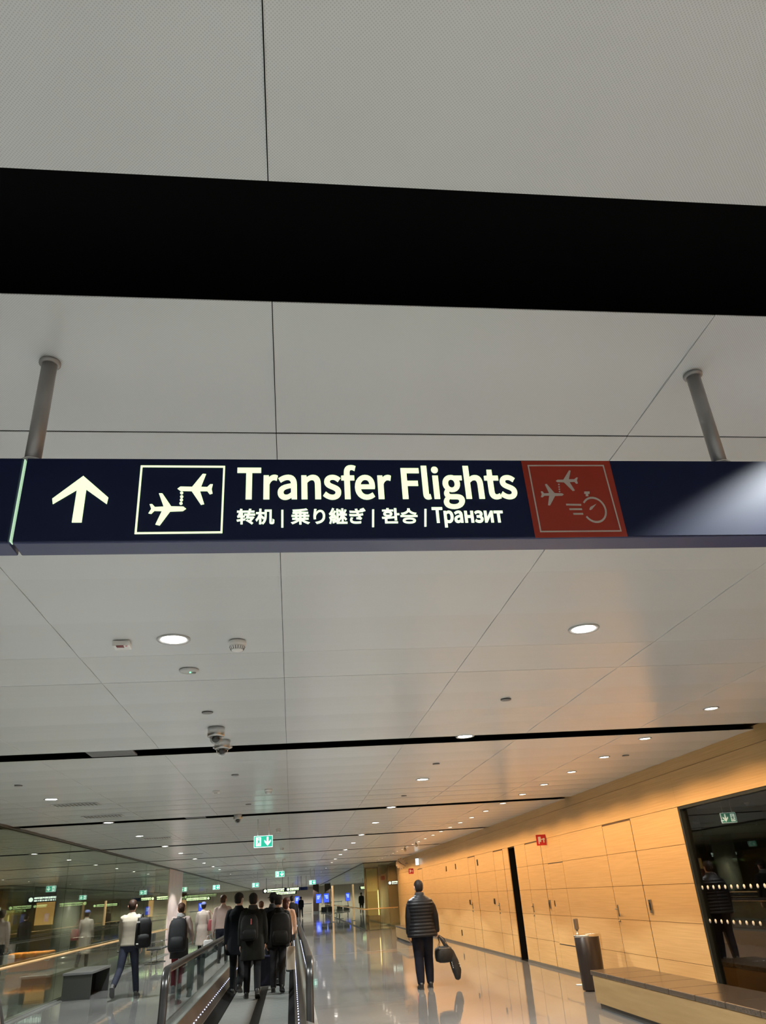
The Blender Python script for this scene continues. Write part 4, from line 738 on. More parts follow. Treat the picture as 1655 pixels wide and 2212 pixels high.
# far end of the hall
mb = MB(); mb.box((-17, 118, 0), (12, 118.2, CZ + .3)); struct(mb.build('wall_far', mat('far_wall', (.48, .43, .36), .5)))
def info_sign(x0, x1, y, z0, z1, label, glow, m=None, rods=True):
    o = empty('direction_sign', ((x0 + x1) / 2, y, z0), label, 'sign', 'distant hanging direction signs'); w = (x1 - x0) / 2; h = z1 - z0
    MB().rbox((-w, -.05, 0), (w, .05, h), .005).build('case', M_NAVY, o)
    if rods:
        for s in (-.7, .7): MB().tube([(s * w, 0, h), (s * w, 0, CZ - z0)], .018, 8).build('hanging_pole', M_STEEL, o)
    if glow:
        mb = MB(); q = random.Random(int(abs(x0) * 100)); x = -w + h * .6
        mb.poly([(x + h * .36 * math.cos(2 * math.pi * i / 12), h * .5 + h * .36 * math.sin(2 * math.pi * i / 12)) for i in range(12)], -.055, -.0505); x += h * .55
        while x < w - .12:
            l_ = q.uniform(.10, .3) * h * 2; x2 = min(x + l_, w - .05); a_ = q.uniform(.5, .6) * h
            mb.poly([(x, a_), (x2, a_), (x2, h * .85), (x, h * .85)], -.055, -.0505)
            mb.poly([(x, h * .18), (x2 - .02, h * .18), (x2 - .02, h * .4), (x, h * .4)], -.055, -.0505); x = x2 + .05 * h
        mb.build('lettering', m or mat('far_letters', (.8, .9, .7), .5, emit=(.75, 1, .5), estr=1.5), o)
    return o
info_sign(-2.02, -.40, 60, 2.10, 2.38, 'distant lit direction sign above the travellers, left half of the pair', True)
info_sign(-.38, .60, 59.9, 2.13, 2.36, 'distant lit direction sign above the travellers, right half of the pair', True)
info_sign(.62, 1.14, 60, 2.14, 2.34, 'distant unlit navy sign panel at the right end of the pair', False)
info_sign(-7.5, -5.2, 60, 2.09, 2.32, 'distant lit direction sign beyond the pink pier', True)
info_sign(-1.9, .5, 84, 2.05, 2.35, 'most distant lit direction sign, under the pair above the travellers', True)
info_sign(4.6, 6.6, 62, 2.1, 2.4, 'distant lit sign behind the right-hand glass', True)
M_WL = mat('white_letters', (.85, .9, .9), .5, emit=(.85, 1, .95), estr=1.4)
info_sign(-12.0, -10.5, 40, 2.18, 2.44, 'white lit sign deep in the hall behind the left glass', True, M_WL)
info_sign(5.42, 6.08, 47, 1.98, 2.20, 'small bright white lettered sign added behind the corner glass as a reflection', True, M_WL)  # added sign, imitates lettering reflected in the corner glass
info_sign(-10.2, -8.4, 70, 2.1, 2.36, 'distant lit green lettered sign far behind the left glass', True)
sw = empty('glowing_panelling', (-12.6, 47, 0), 'self-glowing warm wooden showcase deep behind the left glass', 'panelling')
MB().rbox((-1.1, 0, 0), (1.1, .5, 2.5), .01).build('body', mat('panelling_brown', (.25, .14, .06), .5), sw); MB().rbox((-1.0, -.03, 1.2), (1.0, .02, 2.3), .005).build('glow_panel', mat('panelling_glow', (.9, .55, .2), .5, emit=(1, .55, .18), estr=.35), sw)  # warm-lit wood wall, its light put into a glowing surface
def screen(x, y, z, w, h, label):
    o = empty('information_screen', (x, y, 0), label, 'screen', 'blue information screens at the far end')
    MB().rbox((-w / 2, -.03, z - h / 2), (w / 2, .05, z + h / 2), .01).build('case', M_BLACK, o)
    MB().rbox((-w / 2 + .03, -.04, z - h / 2 + .03), (w / 2 - .03, -.028, z + h / 2 - .03), .002).build('display', mat('screen_blue', (.05, .1, .8), .4, emit=(.06, .12, 1), estr=.8), o)
    mb = MB()
    for k in range(3): mb.box((-w * .28, -.044, z + h * (.25 - .14 * k) - .02), (w * (.3 - .1 * k), -.0405, z + h * (.25 - .14 * k) + .03))
    mb.build('text_rows', mat('screen_text', (.6, .8, 1), .4, emit=(.6, .8, 1), estr=1.2), o)
    MB().tube([(0, 0.01, 0), (0, 0.01, z - h / 2 + .02)], .04, 8).build('stand', M_STEEL, o)
screen(.66, 100, 1.46, .55, .9, 'blue information screen at the far end of the walkway')
screen(3.2, 100, 1.5, .7, 1.0, 'blue information screen near the far right-hand glass')
pl = empty('dark_pillar', (2.95, 102, 0), 'dark brown pillar at the far end before the blue screen', 'pillar'); MB().rbox((-.35, -.3, 0.02), (.35, .3, CZ), .02).build('shaft', mat('pillar_brown', (.06, .035, .025), .5), pl); MB().box((-.37, -.32, 0), (.37, .32, .15)).build('base', M_STEEL, pl)
ct = empty('counter', (1.8, 104, 0), 'beige counter at the far end of the hall', 'counter'); MB().rbox((-.65, -.4, .05), (.65, .4, 1.0), .02).build('body', mat('counter_beige', (.55, .47, .36), .5), ct); MB().rbox((-.7, -.45, 1.0), (.7, .45, 1.06), .01).build('top', M_GREYP, ct)
op = empty('light_post', (2.93, 60, 0), 'slim lit orange post standing by the far right-hand glass', 'post'); MB().rbox((-.06, -.06, .0), (.06, .06, 2.3), .01).build('shaft', mat('post_orange', (.8, .5, .25), .5, emit=(1, .6, .3), estr=.25), op); MB().rbox((-.14, -.14, 0), (.14, .14, .04), .01).build('foot', M_STEEL, op)
ks = empty('shop_kiosk', (-12.5, 90, 0), 'distant orange-lit shop front beyond the pink pier', 'shop'); MB().rbox((-2.4, 0, 0), (1.6, 3, 2.9), .02).build('body', mat('shop_wood', (.7, .4, .18), .5), ks); MB().rbox((-2.3, -.05, .9), (1.5, 0.02, 2.4), .01).build('glow_panel', mat('shop_glow', (1, .6, .3), .5, emit=(1, .55, .22), estr=.9), ks); MB().rbox((-.3, -.1, 1.0), (.1, -.04, 2.1), .01).build('lit_poster', mat('poster_blue', (.5, .7, 1), .5, emit=(.5, .75, 1), estr=1.2), ks)
def seat_row(x, y, n, label, rz=0.0):
    o = empty('airport_seats', (x, y, 0), label, 'seats', 'rows of airport seats', rz)
    w = .56
    MB().tube([(-n * w / 2, .1, .36), (n * w / 2, .1, .36)], .025, 8).build('beam', M_STEEL, o)
    for k in range(n):
        xx = -n * w / 2 + w * (k + .5)
        MB().rbox((xx - .24, -.22, .40), (xx + .24, .24, .45), .02).build('seat', M_DK, o); MB().rbox((xx - .24, .22, .46), (xx + .24, .27, .86), .02).build('backrest', M_DK, o)
    for k in range(n + 1):
        xx = -n * w / 2 + w * k; MB().tube([(xx, .24, .40), (xx, .24, .62), (xx, -.18, .62), (xx, -.2, .45)], .012, 6).build('armrest', M_CHROME, o)
    for s in (-1, 1): MB().tube([(s * n * w * .32, .1, .36), (s * n * w * .32, .1, .02), ], .022, 8).build('leg', M_CHROME, o); 
    for s in (-1, 1): MB().rbox((s * n * w * .32 - .03, -.2, 0), (s * n * w * .32 + .03, .35, .025), .008).build('foot', M_CHROME, o)
    return o
seat_row(-4.45, 29.5, 3, 'row of dark seats with chrome arms against the left glass near the pink pier', R(90))
seat_row(3.0, 71, 2, 'far dark seats by the right-hand glass, left group', 0); seat_row(4.35 - .9, 67, 1, 'far dark seat by the right-hand glass, right one', R(-90))
seat_row(-11.5, 34, 4, 'dim row of seats deep in the hall behind the left glass', R(20)); seat_row(-7.0, 31.5, 3, 'dim row of seats close behind the left glass', R(10))

# ------------------------------------------------------------------ people
def ring(c, rx, ry, n=20, e=2.0, tilt=None):
    out = []
    for i in range(n):
        t = 2 * math.pi * i / n; ct, st = math.cos(t), math.sin(t)
        x = rx * math.copysign(abs(ct) ** (2 / e), ct); y = ry * math.copysign(abs(st) ** (2 / e), st)
        v = Vector((x, y, 0))
        if tilt is not None: v = tilt @ v
        out.append(Vector(c) + v)
    return out
def limb(mb, pts, radii, n=12, ends=True):
    """tapered rounded limb along a polyline; radii may be (ru, rw) pairs"""
    P = [Vector(p) for p in pts]; Q, RR = [], []
    rad = [(r, r) if not isinstance(r, tuple) else r for r in radii]
    d0 = (P[0] - P[1]).normalized(); d1 = (P[-1] - P[-2]).normalized()
    if ends:
        for s in (1.0, .85, .5): Q.append(P[0] + d0 * max(rad[0]) * s * .9); RR.append(tuple(r * math.sqrt(max(.02, 1 - s * s)) for r in rad[0]))
    for i in range(len(P)):
        Q.append(P[i]); RR.append(rad[i])
        if i + 1 < len(P):
            for f in (.33, .66): Q.append(P[i].lerp(P[i + 1], f)); RR.append(tuple(a + (b - a) * f for a, b in zip(rad[i], rad[i + 1])))
    if ends:
        for s in (.5, .85, 1.0): Q.append(P[-1] + d1 * max(rad[-1]) * s * .9); RR.append(tuple(r * math.sqrt(max(.02, 1 - s * s)) for r in rad[-1]))
    rings = []
    for i, p in enumerate(Q):
        d = (Q[min(i + 1, len(Q) - 1)] - Q[max(i - 1, 0)]).normalized()
        u = d.cross(Vector((0, 1, 0)))
        if u.length < .2: u = d.cross(Vector((1, 0, 0)))
        u.normalize(); w = u.cross(d).normalized()
        rings.append([p + u * RR[i][0] * math.cos(2 * math.pi * k / n) + w * RR[i][1] * math.sin(2 * math.pi * k / n) for k in range(n)])
    mb.loft(rings); return mb
def fuse(mb, name, m, parent, voxel=.01, smooth=3):
    """weld the overlapping pieces into one continuous skin"""
    bmesh.ops.recalc_face_normals(mb.bm, faces=mb.bm.faces[:])
    me = bpy.data.meshes.new('t'); mb.bm.to_mesh(me); mb.bm.free()
    o = bpy.data.objects.new('t', me); COL.objects.link(o)
    r = o.modifiers.new('r', 'REMESH'); r.mode = 'VOXEL'; r.voxel_size = voxel; r.use_smooth_shade = True
    s = o.modifiers.new('s', 'SMOOTH'); s.iterations = smooth; s.factor = .5
    dg = bpy.context.evaluated_depsgraph_get()
    nm = bpy.data.meshes.new_from_object(o.evaluated_get(dg))
    bpy.data.objects.remove(o); bpy.data.meshes.remove(me)
    nm.name = name; nm.materials.clear(); nm.materials.append(m)
    for p in nm.polygons: p.use_smooth = True
    o = bpy.data.objects.new(name, nm); COL.objects.link(o)
    if parent: o.parent = parent
    return o
def hand(mb, wrist, d, side, curl=.5, s=1.0, palm_in=True):
    """palm, four unequal curled fingers and a thumb leaving the side of the palm; d = direction of the forearm"""
    d = Vector(d).normalized(); wrist = Vector(wrist)
    fwd = Vector((0, 1, 0)); fwd = (fwd - d * fwd.dot(d)).normalized()          # knuckle row direction (thumb side = forwards)
    inn = d.cross(fwd).normalized()
    if inn.x * side > 0: inn = -inn                                            # palm faces the thigh
    pc = wrist + d * .052 * s
    rings = []
    for t, a, b in ((-.012, .024, .019), (.015, .032, .017), (.05, .041, .015), (.085, .040, .013), (.094, .034, .010)):
        c = wrist + d * t * s
        rings.append([c + fwd * a * s * math.cos(2 * math.pi * k / 12) + inn * b * s * math.sin(2 * math.pi * k / 12) for k in range(12)])
    mb.loft(rings)
    for i, (off, ln) in enumerate(((.030, .072), (.010, .080), (-.011, .075), (-.030, .058))):
        p = wrist + d * .085 * s + fwd * off * s; pts = [p - d * .015 * s, p]; a = curl * .35; dd = d
        for sg in (.45, .32, .23):
            dd = (d * math.cos(a) + inn * math.sin(a)).normalized(); p = p + dd * ln * sg * s; pts.append(p); a += curl * (.75 if sg > .3 else .5)
        limb(mb, pts, [.0098 * s, .0098 * s, .0092 * s, .0086 * s, .0078 * s], 8)
    p = wrist + d * .022 * s + fwd * .028 * s + inn * .006 * s
    limb(mb, [p, p + (d * .6 + fwd * .65 + inn * .25) * .038 * s, p + (d * .85 + fwd * .62 + inn * .45) * .066 * s], [.0125 * s, .0115 * s, .0092 * s], 8)
HAIRM = {}
def person(name_label, loc, height, yaw=0, legs=((8, 4, 0), (-14, 22, 10)), arms=((-8, 6, 12), (8, 6, 14)), skin=(.52, .33, .25), hair=(.012, .009, .008), trousers=(.012, .013, .02), shoes=(.02, .02, .02),
           top=None, coat=None, head_turn=0, head_tilt=0, sole=None, hat=None, voxel=.0085, bulk=1.0, hairstyle='short', curl=(.5, .5), quilt=False, lean=0, legw=1.0):
    """a walking figure seen from any side; legs = (thigh angle, knee bend, toe lift), arms = (swing, outwards, elbow bend); index 0 = left"""
    root = empty('person', loc, name_label, 'person', None, yaw)
    root.scale = (height / 1.75,) * 3
    q = str(tuple(skin)); ms = mat('skin_' + q, skin, .5); mt = noisy('trousers_' + str(trousers), trousers, tuple(c * 1.35 for c in trousers), (1, 1, 1), 9, .8, 3, spec=.15)
    mh = noisy('hair_' + str(hair), hair, tuple(c * 1.8 for c in hair), (1, 1, .3), 40, .6, 3, spec=.2); msh = mat('shoe_' + str(shoes), shoes, .4)
    ln = math.radians(lean)
    def LB(p):                                       # forward lean of the upper body about the hips
        v = Vector(p) - Vector((0, 0, .92)); return Vector((v.x, v.y * math.cos(ln) + v.z * math.sin(ln), -v.y * math.sin(ln) + v.z * math.cos(ln))) + Vector((0, 0, .92))
    J = []
    for i, lg in enumerate(legs):
        th, kb, toe = lg[:3]; spl = R(lg[3]) if len(lg) > 3 else .01
        sx = -1 if i == 0 else 1
        hip = Vector((sx * .088, 0, .90)); a = R(th); kn = hip + Vector((sx * math.sin(spl), math.sin(a), -math.cos(a) * math.cos(spl))).normalized() * .42
        b = a - R(kb); an = kn + Vector((sx * math.sin(spl), math.sin(b), -math.cos(b) * math.cos(spl))).normalized() * .405
        J.append((hip, kn, an, R(toe)))
    low = []
    for hip, kn, an, toe in J:
        low.append(min(an.z - .078, an.z - .078 * math.cos(toe) - .17 * math.sin(toe) if toe > 0 else an.z - .078))
    dz = -min(low)
    def up(v): return Vector(v) + Vector((0, 0, dz))
    A = []
    for i, (sw, ou, eb) in enumerate(arms):
        sx = -1 if i == 0 else 1
        sh = LB((sx * .178, -.01, 1.405)); a, o_ = R(sw), R(ou)
        d1 = Vector((sx * math.sin(o_), math.sin(a), -math.cos(a) * math.cos(o_))).normalized(); el = sh + d1 * .285
        a2 = a + R(eb); d2 = Vector((sx * math.sin(o_ * .3), math.sin(a2), -math.cos(a2))).normalized(); wr = el + d2 * .245
        A.append((sh, el, wr, d2))
    # body -----------------------------------------------------------
    mb = MB()
    tors = [(.80, .10, .08, 0), (.86, .150, .105, 0), (.94, .158, .112, -.005), (1.03, .142, .10, 0), (1.12, .135, .095, .005), (1.22, .150, .105, .005), (1.33, .165, .110, 0), (1.40, .150, .092, -.01), (1.44, .09, .07, -.015), (1.47, .055, .057, -.01)]
    mb.loft([[up(LB(p)) for p in ring((0, y, z), rx * .97, ry * .97, 20, 2.3)] for z, rx, ry, y in tors])
    limb(mb, [up(LB((-.10, -.01, 1.395))), up(LB((-.158, -.01, 1.385)))], [.050, .046]); limb(mb, [up(LB((.10, -.01, 1.395))), up(LB((.158, -.01, 1.385)))], [.050, .046])
    HT = Matrix.Rotation(R(head_turn), 3, 'Z') @ Matrix.Rotation(R(-head_tilt), 3, 'X')
    hc = LB((0, .012, 1.608))
    def H(p): return up(hc + HT @ Vector(p))
    limb(mb, [up(LB((0, -.012, 1.44))), up(hc + HT @ Vector((0, -.012, -.06)))], [.056, .052])
    mb.loft([[H(p) for p in ring((0, y, z), rx, ry, 18, 2.2)] for z, rx, ry, y in ((-.112, .022, .025, .05), (-.105, .038, .05, .03), (-.085, .052, .068, .018), (-.05, .063, .082, .005), (-.01, .070, .092, 0), (.03, .074, .096, -.004), (.065, .070, .090, -.006), (.095, .052, .068, -.008), (.112, .025, .035, -.008))])
    mb.loft([[H(p) for p in ring((0, y, z), rx, ry, 8)] for z, rx, ry, y in ((-.042, .012, .012, .092), (-.034, .015, .018, .096), (-.012, .010, .014, .096), (.012, .008, .01, .088))])      # nose
    mb.loft([[H(p) for p in ring((0, .083, z), rx, .012, 8)] for z, rx in ((-.074, .012), (-.066, .024), (-.060, .022), (-.054, .012))])                                                  # lips
    for sx in (-1, 1):
        limb(mb, [H((sx * .076, -.004, -.034)), H((sx * .088, -.014, .0)), H((sx * .084, -.010, .022))], [(.008, .013), (.008, .020), (.007, .014)], 8)                                    # ears
    for i in (0, 1):
        hip, kn, an, toe = J[i]; sh, el, wr, d2 = A[i]; sx = -1 if i == 0 else 1
        limb(mb, [up(hip), up(hip.lerp(kn, .5)), up(kn), up(kn.lerp(an, .35)), up(an)], [.082, .070, .052, .053, .036], 14)
        ft = Matrix.Rotation(-toe, 3, 'X')
        limb(mb, [up(an + ft @ Vector((0, -.03, -.045))), up(an + ft @ Vector((sx * .01, .12, -.055)))], [.033, .026], 10)
        limb(mb, [up(sh - Vector((sx * .014, 0, .018))), up(el), up(wr)], [.044, .037, .027], 12)
        hand(mb, up(wr), d2, sx, curl[i])
    body = fuse(mb, 'body', ms, root, voxel if voxel < .009 else .009, 2)
    eb_ = MB()
    for sx in (-1, 1): eb_.sphere(H((sx * .031, .083, .006)), .0125, seg=10, rings=6)
    eb_.build('eyes', mat('eye_white', (.7, .68, .65), .3), root)
    # hair -----------------------------------------------------------
    mb = MB(); rings = []
    for z, rx, ry, y in ((-.070, .050, .06, -.020), (-.058, .064, .082, -.014), (-.025, .0745, .099, -.012), (.005, .078, .104, -.011), (.03, .084, .108, -.010), (.07, .081, .103, -.010), (.10, .064, .082, -.010), (.122, .038, .05, -.010), (.13, .012, .016, -.01)):
        pts = []
        for p in ring((0, y, z), rx, ry, 24, 2.1):
            f = (p.y + .02) / .1; lim = .055 if abs(p.x) < .05 else .03
            if p.y > -.015 and z < lim: p = Vector((p.x * .80, p.y * .80 - .012, p.z))
            j = .0045 * math.sin(p.x * 190 + z * 70) * math.sin(p.y * 160 - z * 120) + rnd.uniform(-.0016, .0016)
            pts.append(H(p + Vector((p.x, p.y, 0)).normalized() * j))
        rings.append(pts)
    mb.loft(rings)
    if hairstyle == 'bun': mb.sphere(H((0, -.125, .02)), .045)
    if hairstyle == 'long': mb.loft([[H(p) for p in ring((0, -.045, z), rx, ry, 16)] for z, rx, ry in ((.0, .08, .07), (-.10, .086, .06), (-.19, .082, .045), (-.25, .06, .03))])
    mb.build('hair', mh, root)
    # trousers, shoes ---------------------------------------------------
    mb = MB()
    mb.loft([[up(p) for p in ring((0, -.004, z), rx * (1 + (legw - 1) * .6), ry, 20, 2.3)] for z, rx, ry in ((.80, .12, .095), (.86, .168, .122), (.94, .172, .126), (1.01, .158, .116), (1.04, .152, .11))])
    for i in (0, 1):
        hip, kn, an, toe = J[i]
        limb(mb, [up(hip + Vector((0, -.005, 0))), up(hip.lerp(kn, .5)), up(kn), up(kn.lerp(an, .5)), up(an - (an - kn).normalized() * .025)], [r_ * (legw if i_ < 4 else 1 + (legw - 1) * .5) for i_, r_ in enumerate((.096, .084, .068, .064, .058))], 14, True)
    fuse(mb, 'trousers', mt, root, voxel + .002, 3)
    for i in (0, 1):
        hip, kn, an, toe = J[i]; ft = Matrix.Rotation(-toe, 3, 'X'); sx = -1 if i == 0 else 1; rings = []
        for y, w, h0, h1 in ((-.072, .020, -.06, -.01), (-.062, .034, -.077, .02), (-.03, .041, -.078, .03), (.02, .041, -.078, .012), (.08, .046, -.078, -.022), (.13, .045, -.078, -.036), (.165, .034, -.076, -.044), (.182, .015, -.068, -.052)):
            rings.append([up(an + ft @ Vector((sx * .008 * (1 if y > .05 else 0) + w * math.cos(2 * math.pi * k / 14), y, (h0 + h1) / 2 + (h1 - h0) / 2 * max(-.96, min(1, 1.25 * math.sin(2 * math.pi * k / 14)))))) for k in range(14)])
        so = MB().loft(rings).build('shoe', msh, root)
        sole = [[up(an + ft @ Vector((sx * .008 * (1 if y > .05 else 0) + w * 1.04 * math.cos(2 * math.pi * k / 14), y, z))) for y, w in ()] for z in ()]
        sr = []
        for y, w in ((-.073, .018), (-.062, .034), (-.03, .042), (.02, .041), (.08, .047), (.13, .046), (.166, .034), (.184, .014)):
            sr.append([up(an + ft @ Vector((sx * .008 * (1 if y > .05 else 0) + dx_ * w, y, z_))) for dx_, z_ in ((-1, -.080), (1, -.080), (1, -.062), (-1, -.062))])
        MB().loft(sr, smooth=False).build('sole', mat('sole_' + str(sole or shoes), sole or tuple(min(1, c * 1.6 + .02) for c in shoes), .6), so)
    # upper clothing ----------------------------------------------------
    g = coat or top
    mcl = noisy('cloth_' + str(g['col']), g['col'], tuple(c * g.get('vary', 1.3) for c in g['col']), (1, 1, 1), 7, g.get('rough', .85), 3, bump=.15 if not quilt else 0, spec=g.get('spec', .15))
    hem, fl = g['hem'], g.get('flare', 1.0); B = bulk
    prof = [(hem, .185 * fl, .135 * fl), (hem + .02, .188 * fl, .138 * fl), (max(hem + .05, .92), .178 * (1 + (fl - 1) * .5), .130 * (1 + (fl - 1) * .5)), (1.05, .168, .122), (1.15, .170, .122), (1.25, .182, .128), (1.34, .188, .128), (1.405, .160, .108), (1.45, .096, .085), (1.485, .068, .072), (1.505, .064, .07)]
    mb = MB()
    if quilt:
        def pr(z):
            for (za, xa, ya), (zb, xb, yb) in zip(prof, prof[1:]):
                if za <= z <= zb: t = (z - za) / max(1e-6, zb - za); return xa + (xb - xa) * t, ya + (yb - ya) * t
            return prof[-1][1:]
        zs = []; z = hem
        while z < 1.485: zs.append(z); z += .0075
        rg = []
        for z in zs:
            rx, ry = pr(z); k_ = abs(math.sin(math.pi * (z - hem) / .056)) ** .5 if z < 1.44 else .6
            rg.append([up(LB(p)) for p in ring((0, -.004, z), (rx * B - .010 + .014 * k_), (ry * B - .010 + .014 * k_), 28, 2.4)])
        mb.loft(rg)
    else:
        mb.loft([[up(LB(p)) if z > .93 else up(p) for p in ring((0, -.004, z), rx * B, ry * B, 24, 2.4)] for z, rx, ry in prof])
    for i in (0, 1):
        sh, el, wr, d2 = A[i]; sx = -1 if i == 0 else 1
        shp = sh + Vector((-sx * .02, 0, -.014 - .11 * (B - 1)))
        pts = [up(shp + Vector((-sx * .06, 0, .012))), up(shp), up(sh.lerp(el, .5)), up(el), up(el.lerp(wr, .5)), up(wr - d2 * g.get('cuff', .0))]
        SB = B * (.84 if quilt else 1)
        limb(mb, pts, [.054 * SB, .074 * SB, .066 * SB, .058 * SB, .052 * SB, .046 * SB], 14)
    cl = fuse(mb, g.get('name', 'coat'), mcl, root, .0075 if quilt else voxel + .002, 1 if quilt else 3)
    if quilt: pass
    if g.get('collar'):
        mb = MB(); mb.loft([[up(LB(p)) for p in ring((0, -.006, z), rx, ry, 24)] for z, rx, ry in ((1.43, .115, .10), (1.46, .098, .098), (1.50, .086, .09), (1.525, .080, .084), (1.525, .066, .068), (1.46, .06, .06))])
        mb.build('collar', mat('collar_' + str(g['collar']), g['collar'], .8), root)
    if hat:
        kind, hcol = hat; mb = MB(); mm = mat('hat_' + str(hcol), hcol, .85)
        mb.loft([[H(p) for p in ring((0, -.01, z), rx, ry, 24)] for z, rx, ry in ((.035, .091, .114), (.07, .090, .113), (.105, .076, .098), (.13, .048, .062), (.138, .012, .016))])
        if kind == 'cap': mb.loft([[H(Vector((x * .075, .07 + y, .045 - y * .15))) for x in (-1, -.5, 0, .5, 1)] + [H(Vector((x * .075, .07 + y, .055 - y * .15))) for x in (1, .5, 0, -.5, -1)] for y in (0, .05, .09)], smooth=False)
        if kind == 'brim': mb.loft([[H(p) for p in ring((0, -.005, z), rx, ry, 24)] for z, rx, ry in ((.040, .09, .11), (.030, .128, .148), (.036, .13, .15), (.052, .09, .112))])
        mb.build('hat', mm, root)
    s_ = height / 1.75; rot = Matrix.Rotation(yaw, 3, 'Z')
    info = {'wrist': [Vector(loc) + rot @ (up(A[i][2]) * s_) for i in (0, 1)], 'd': [rot @ A[i][3] for i in (0, 1)], 'shoulder': [Vector(loc) + rot @ (up(A[i][0]) * s_) for i in (0, 1)], 's': s_}
    return root, info
def sring(c, rx, ry, n=20, e=3.2): return ring(c, rx, ry, n, e)
def backpack(loc, w, h, d, col, label, yaw=0, tilt=0, accent=None, name='backpack', roll=0):
    """rounded rucksack: bag, front pocket, zip, top handle and two shoulder straps; the front lies towards -y"""
    o = empty(name, loc, label, 'backpack', None, yaw); o.rotation_euler = (tilt, roll, yaw)
    m = noisy('bag_' + str(col), col, tuple(c * 1.4 for c in col), (1, 1, 1), 12, .7, 3, bump=.1, spec=.25)
    rg = [(0, .30, .35), (.03, .44, .46), (.12, .5, .5), (.5, .5, .5), (.78, .48, .47), (.92, .40, .40), (.98, .28, .28), (1.0, .12, .12)]
    MB().loft([sring((0, 0, (t - .5) * h), w * a, d * b, 24, 3.0) for t, a, b in rg]).build('bag', m, o)
    MB().loft([sring((0, -d * .40, (t - .5) * h), w * a, d * .28 * b / .5, 20, 3.0) for t, a, b in ((.06, .25, .3), (.10, .36, .45), (.30, .38, .5), (.42, .34, .44), (.45, .2, .2))]).build('front_pocket', m, o)
    MB().tube([(w * .40 * math.cos(t), -d * .30, h * .12 + h * .30 * math.sin(t)) for t in [math.pi * k / 10 for k in range(11)]], .004, 6).build('zip', mat('zip_dark', (.03, .03, .03), .4), o)
    MB().tube([(-.03, 0, h * .49), (-.025, 0, h * .54), (.025, 0, h * .54), (.03, 0, h * .49)], .007, 6).build('top_handle', m, o)
    for s in (-1, 1): MB().strip([(s * w * .28, d * .40, h * .44), (s * w * .31, d * .62, h * .50), (s * w * .33, d * .9, h * .42), (s * w * .34, d * .98, h * .15), (s * w * .33, d * .7, -h * .15), (s * w * .32, d * .42, -h * .32)], .022, .005).build('strap', m, o)
    if accent: MB().rbox((w * .06, -d * .60, h * .12), (w * .06 + .022, -d * .46, h * .34), .003).build('tag_strap', mat('accent_' + str(accent), accent, .6), o)
    return o
BLK = (.010, .010, .011)
# 1  the man in the quilted jacket on the right
p, inf = person('person in black quilted jacket walking along the wooden wall with bags in hand', (2.44, 15.95, 0), 1.80, R(2), legs=((-3, 6, 0), (5, 4, 0)), arms=((-4, 11, 8), (-2, 17, 8)), trousers=(.008, .009, .016), shoes=(.012, .012, .012),
    coat={'name': 'quilted_jacket', 'col': (.006, .006, .0075), 'hem': .80, 'flare': 1.08, 'rough': .5, 'spec': .25, 'cuff': .0, 'collar': (.012, .012, .014)}, quilt=True, bulk=1.36, legw=1.28, curl=(.5, 1.5), voxel=.0075)
w = inf['wrist'][1] + inf['d'][1] * .085
bag = empty('duffel_bag', (w.x + .085, w.y, w.z - .30), 'soft black holdall carried in the right hand of the man in quilted jacket', 'bag')
M_BAG = noisy('holdall_black', (.008, .008, .008), (.016, .016, .016), (1, 1, 1), 14, .7, 3, bump=.2)
MB().loft([[Vector((x, yy, zz)) for yy, zz in [(b_ * math.copysign(abs(math.cos(t)) ** .8, math.cos(t)), h_ * math.copysign(abs(math.sin(t)) ** .8, math.sin(t)) - .02) for t in [2 * math.pi * k / 20 for k in range(20)]]] for x, b_, h_ in ((-.165, .03, .05), (-.15, .09, .105), (-.08, .12, .135), (0, .125, .14), (.08, .12, .138), (.15, .09, .11), (.168, .03, .05))]).build('bag', M_BAG, bag)
MB().tube([(-.13, -.10, .08), (.13, -.10, .08)], .004, 6).build('zip', M_HANDLE, bag)
for s in (-1, 1): MB().strip([(-.085, s * .09, .09), (-.06, s * .05, .18), (-.085, s * .012, .285), (-.06, s * .012, .30), (.03, s * .03, .24), (.085, s * .09, .10)], .012, .004, (0, 1, 0)).build('carry_strap', M_BAG, bag)
for x in (-.085, .085): MB().box((x - .014, -.112, .07), (x + .014, -.094, .10)).build('buckle', M_HANDLE, bag)
rl = empty('rolled_jacket', (w.x + .235, w.y - .03, w.z - .40), 'long black padded roll hanging beside the holdall, with pale printed marks', 'bag')
limb(MB(), [(-.22, 0.01, .385), (-.12, 0, .24), (-.02, 0, .10), (.03, 0, -.05), (.07, 0, -.20), (.075, 0, -.29)], [(.012, .010), (.03, .02), (.068, .05), (.085, .065), (.085, .07), (.06, .05)], 16).build('padded_roll', M_BAG, rl)
mb = MB()
for k in range(4): mb.box((-.030 + k * .006, -.075, -.06 - k * .028), (-.020 + k * .006, -.062, -.044 - k * .028))
mb.box((.10, -.078, -.086), (.13, -.06, -.08)); mb.box((.118, -.08, -.13), (.126, -.06, -.115))
mb.build('printed_marks', mat('print_grey', (.5, .5, .5), .6), rl)

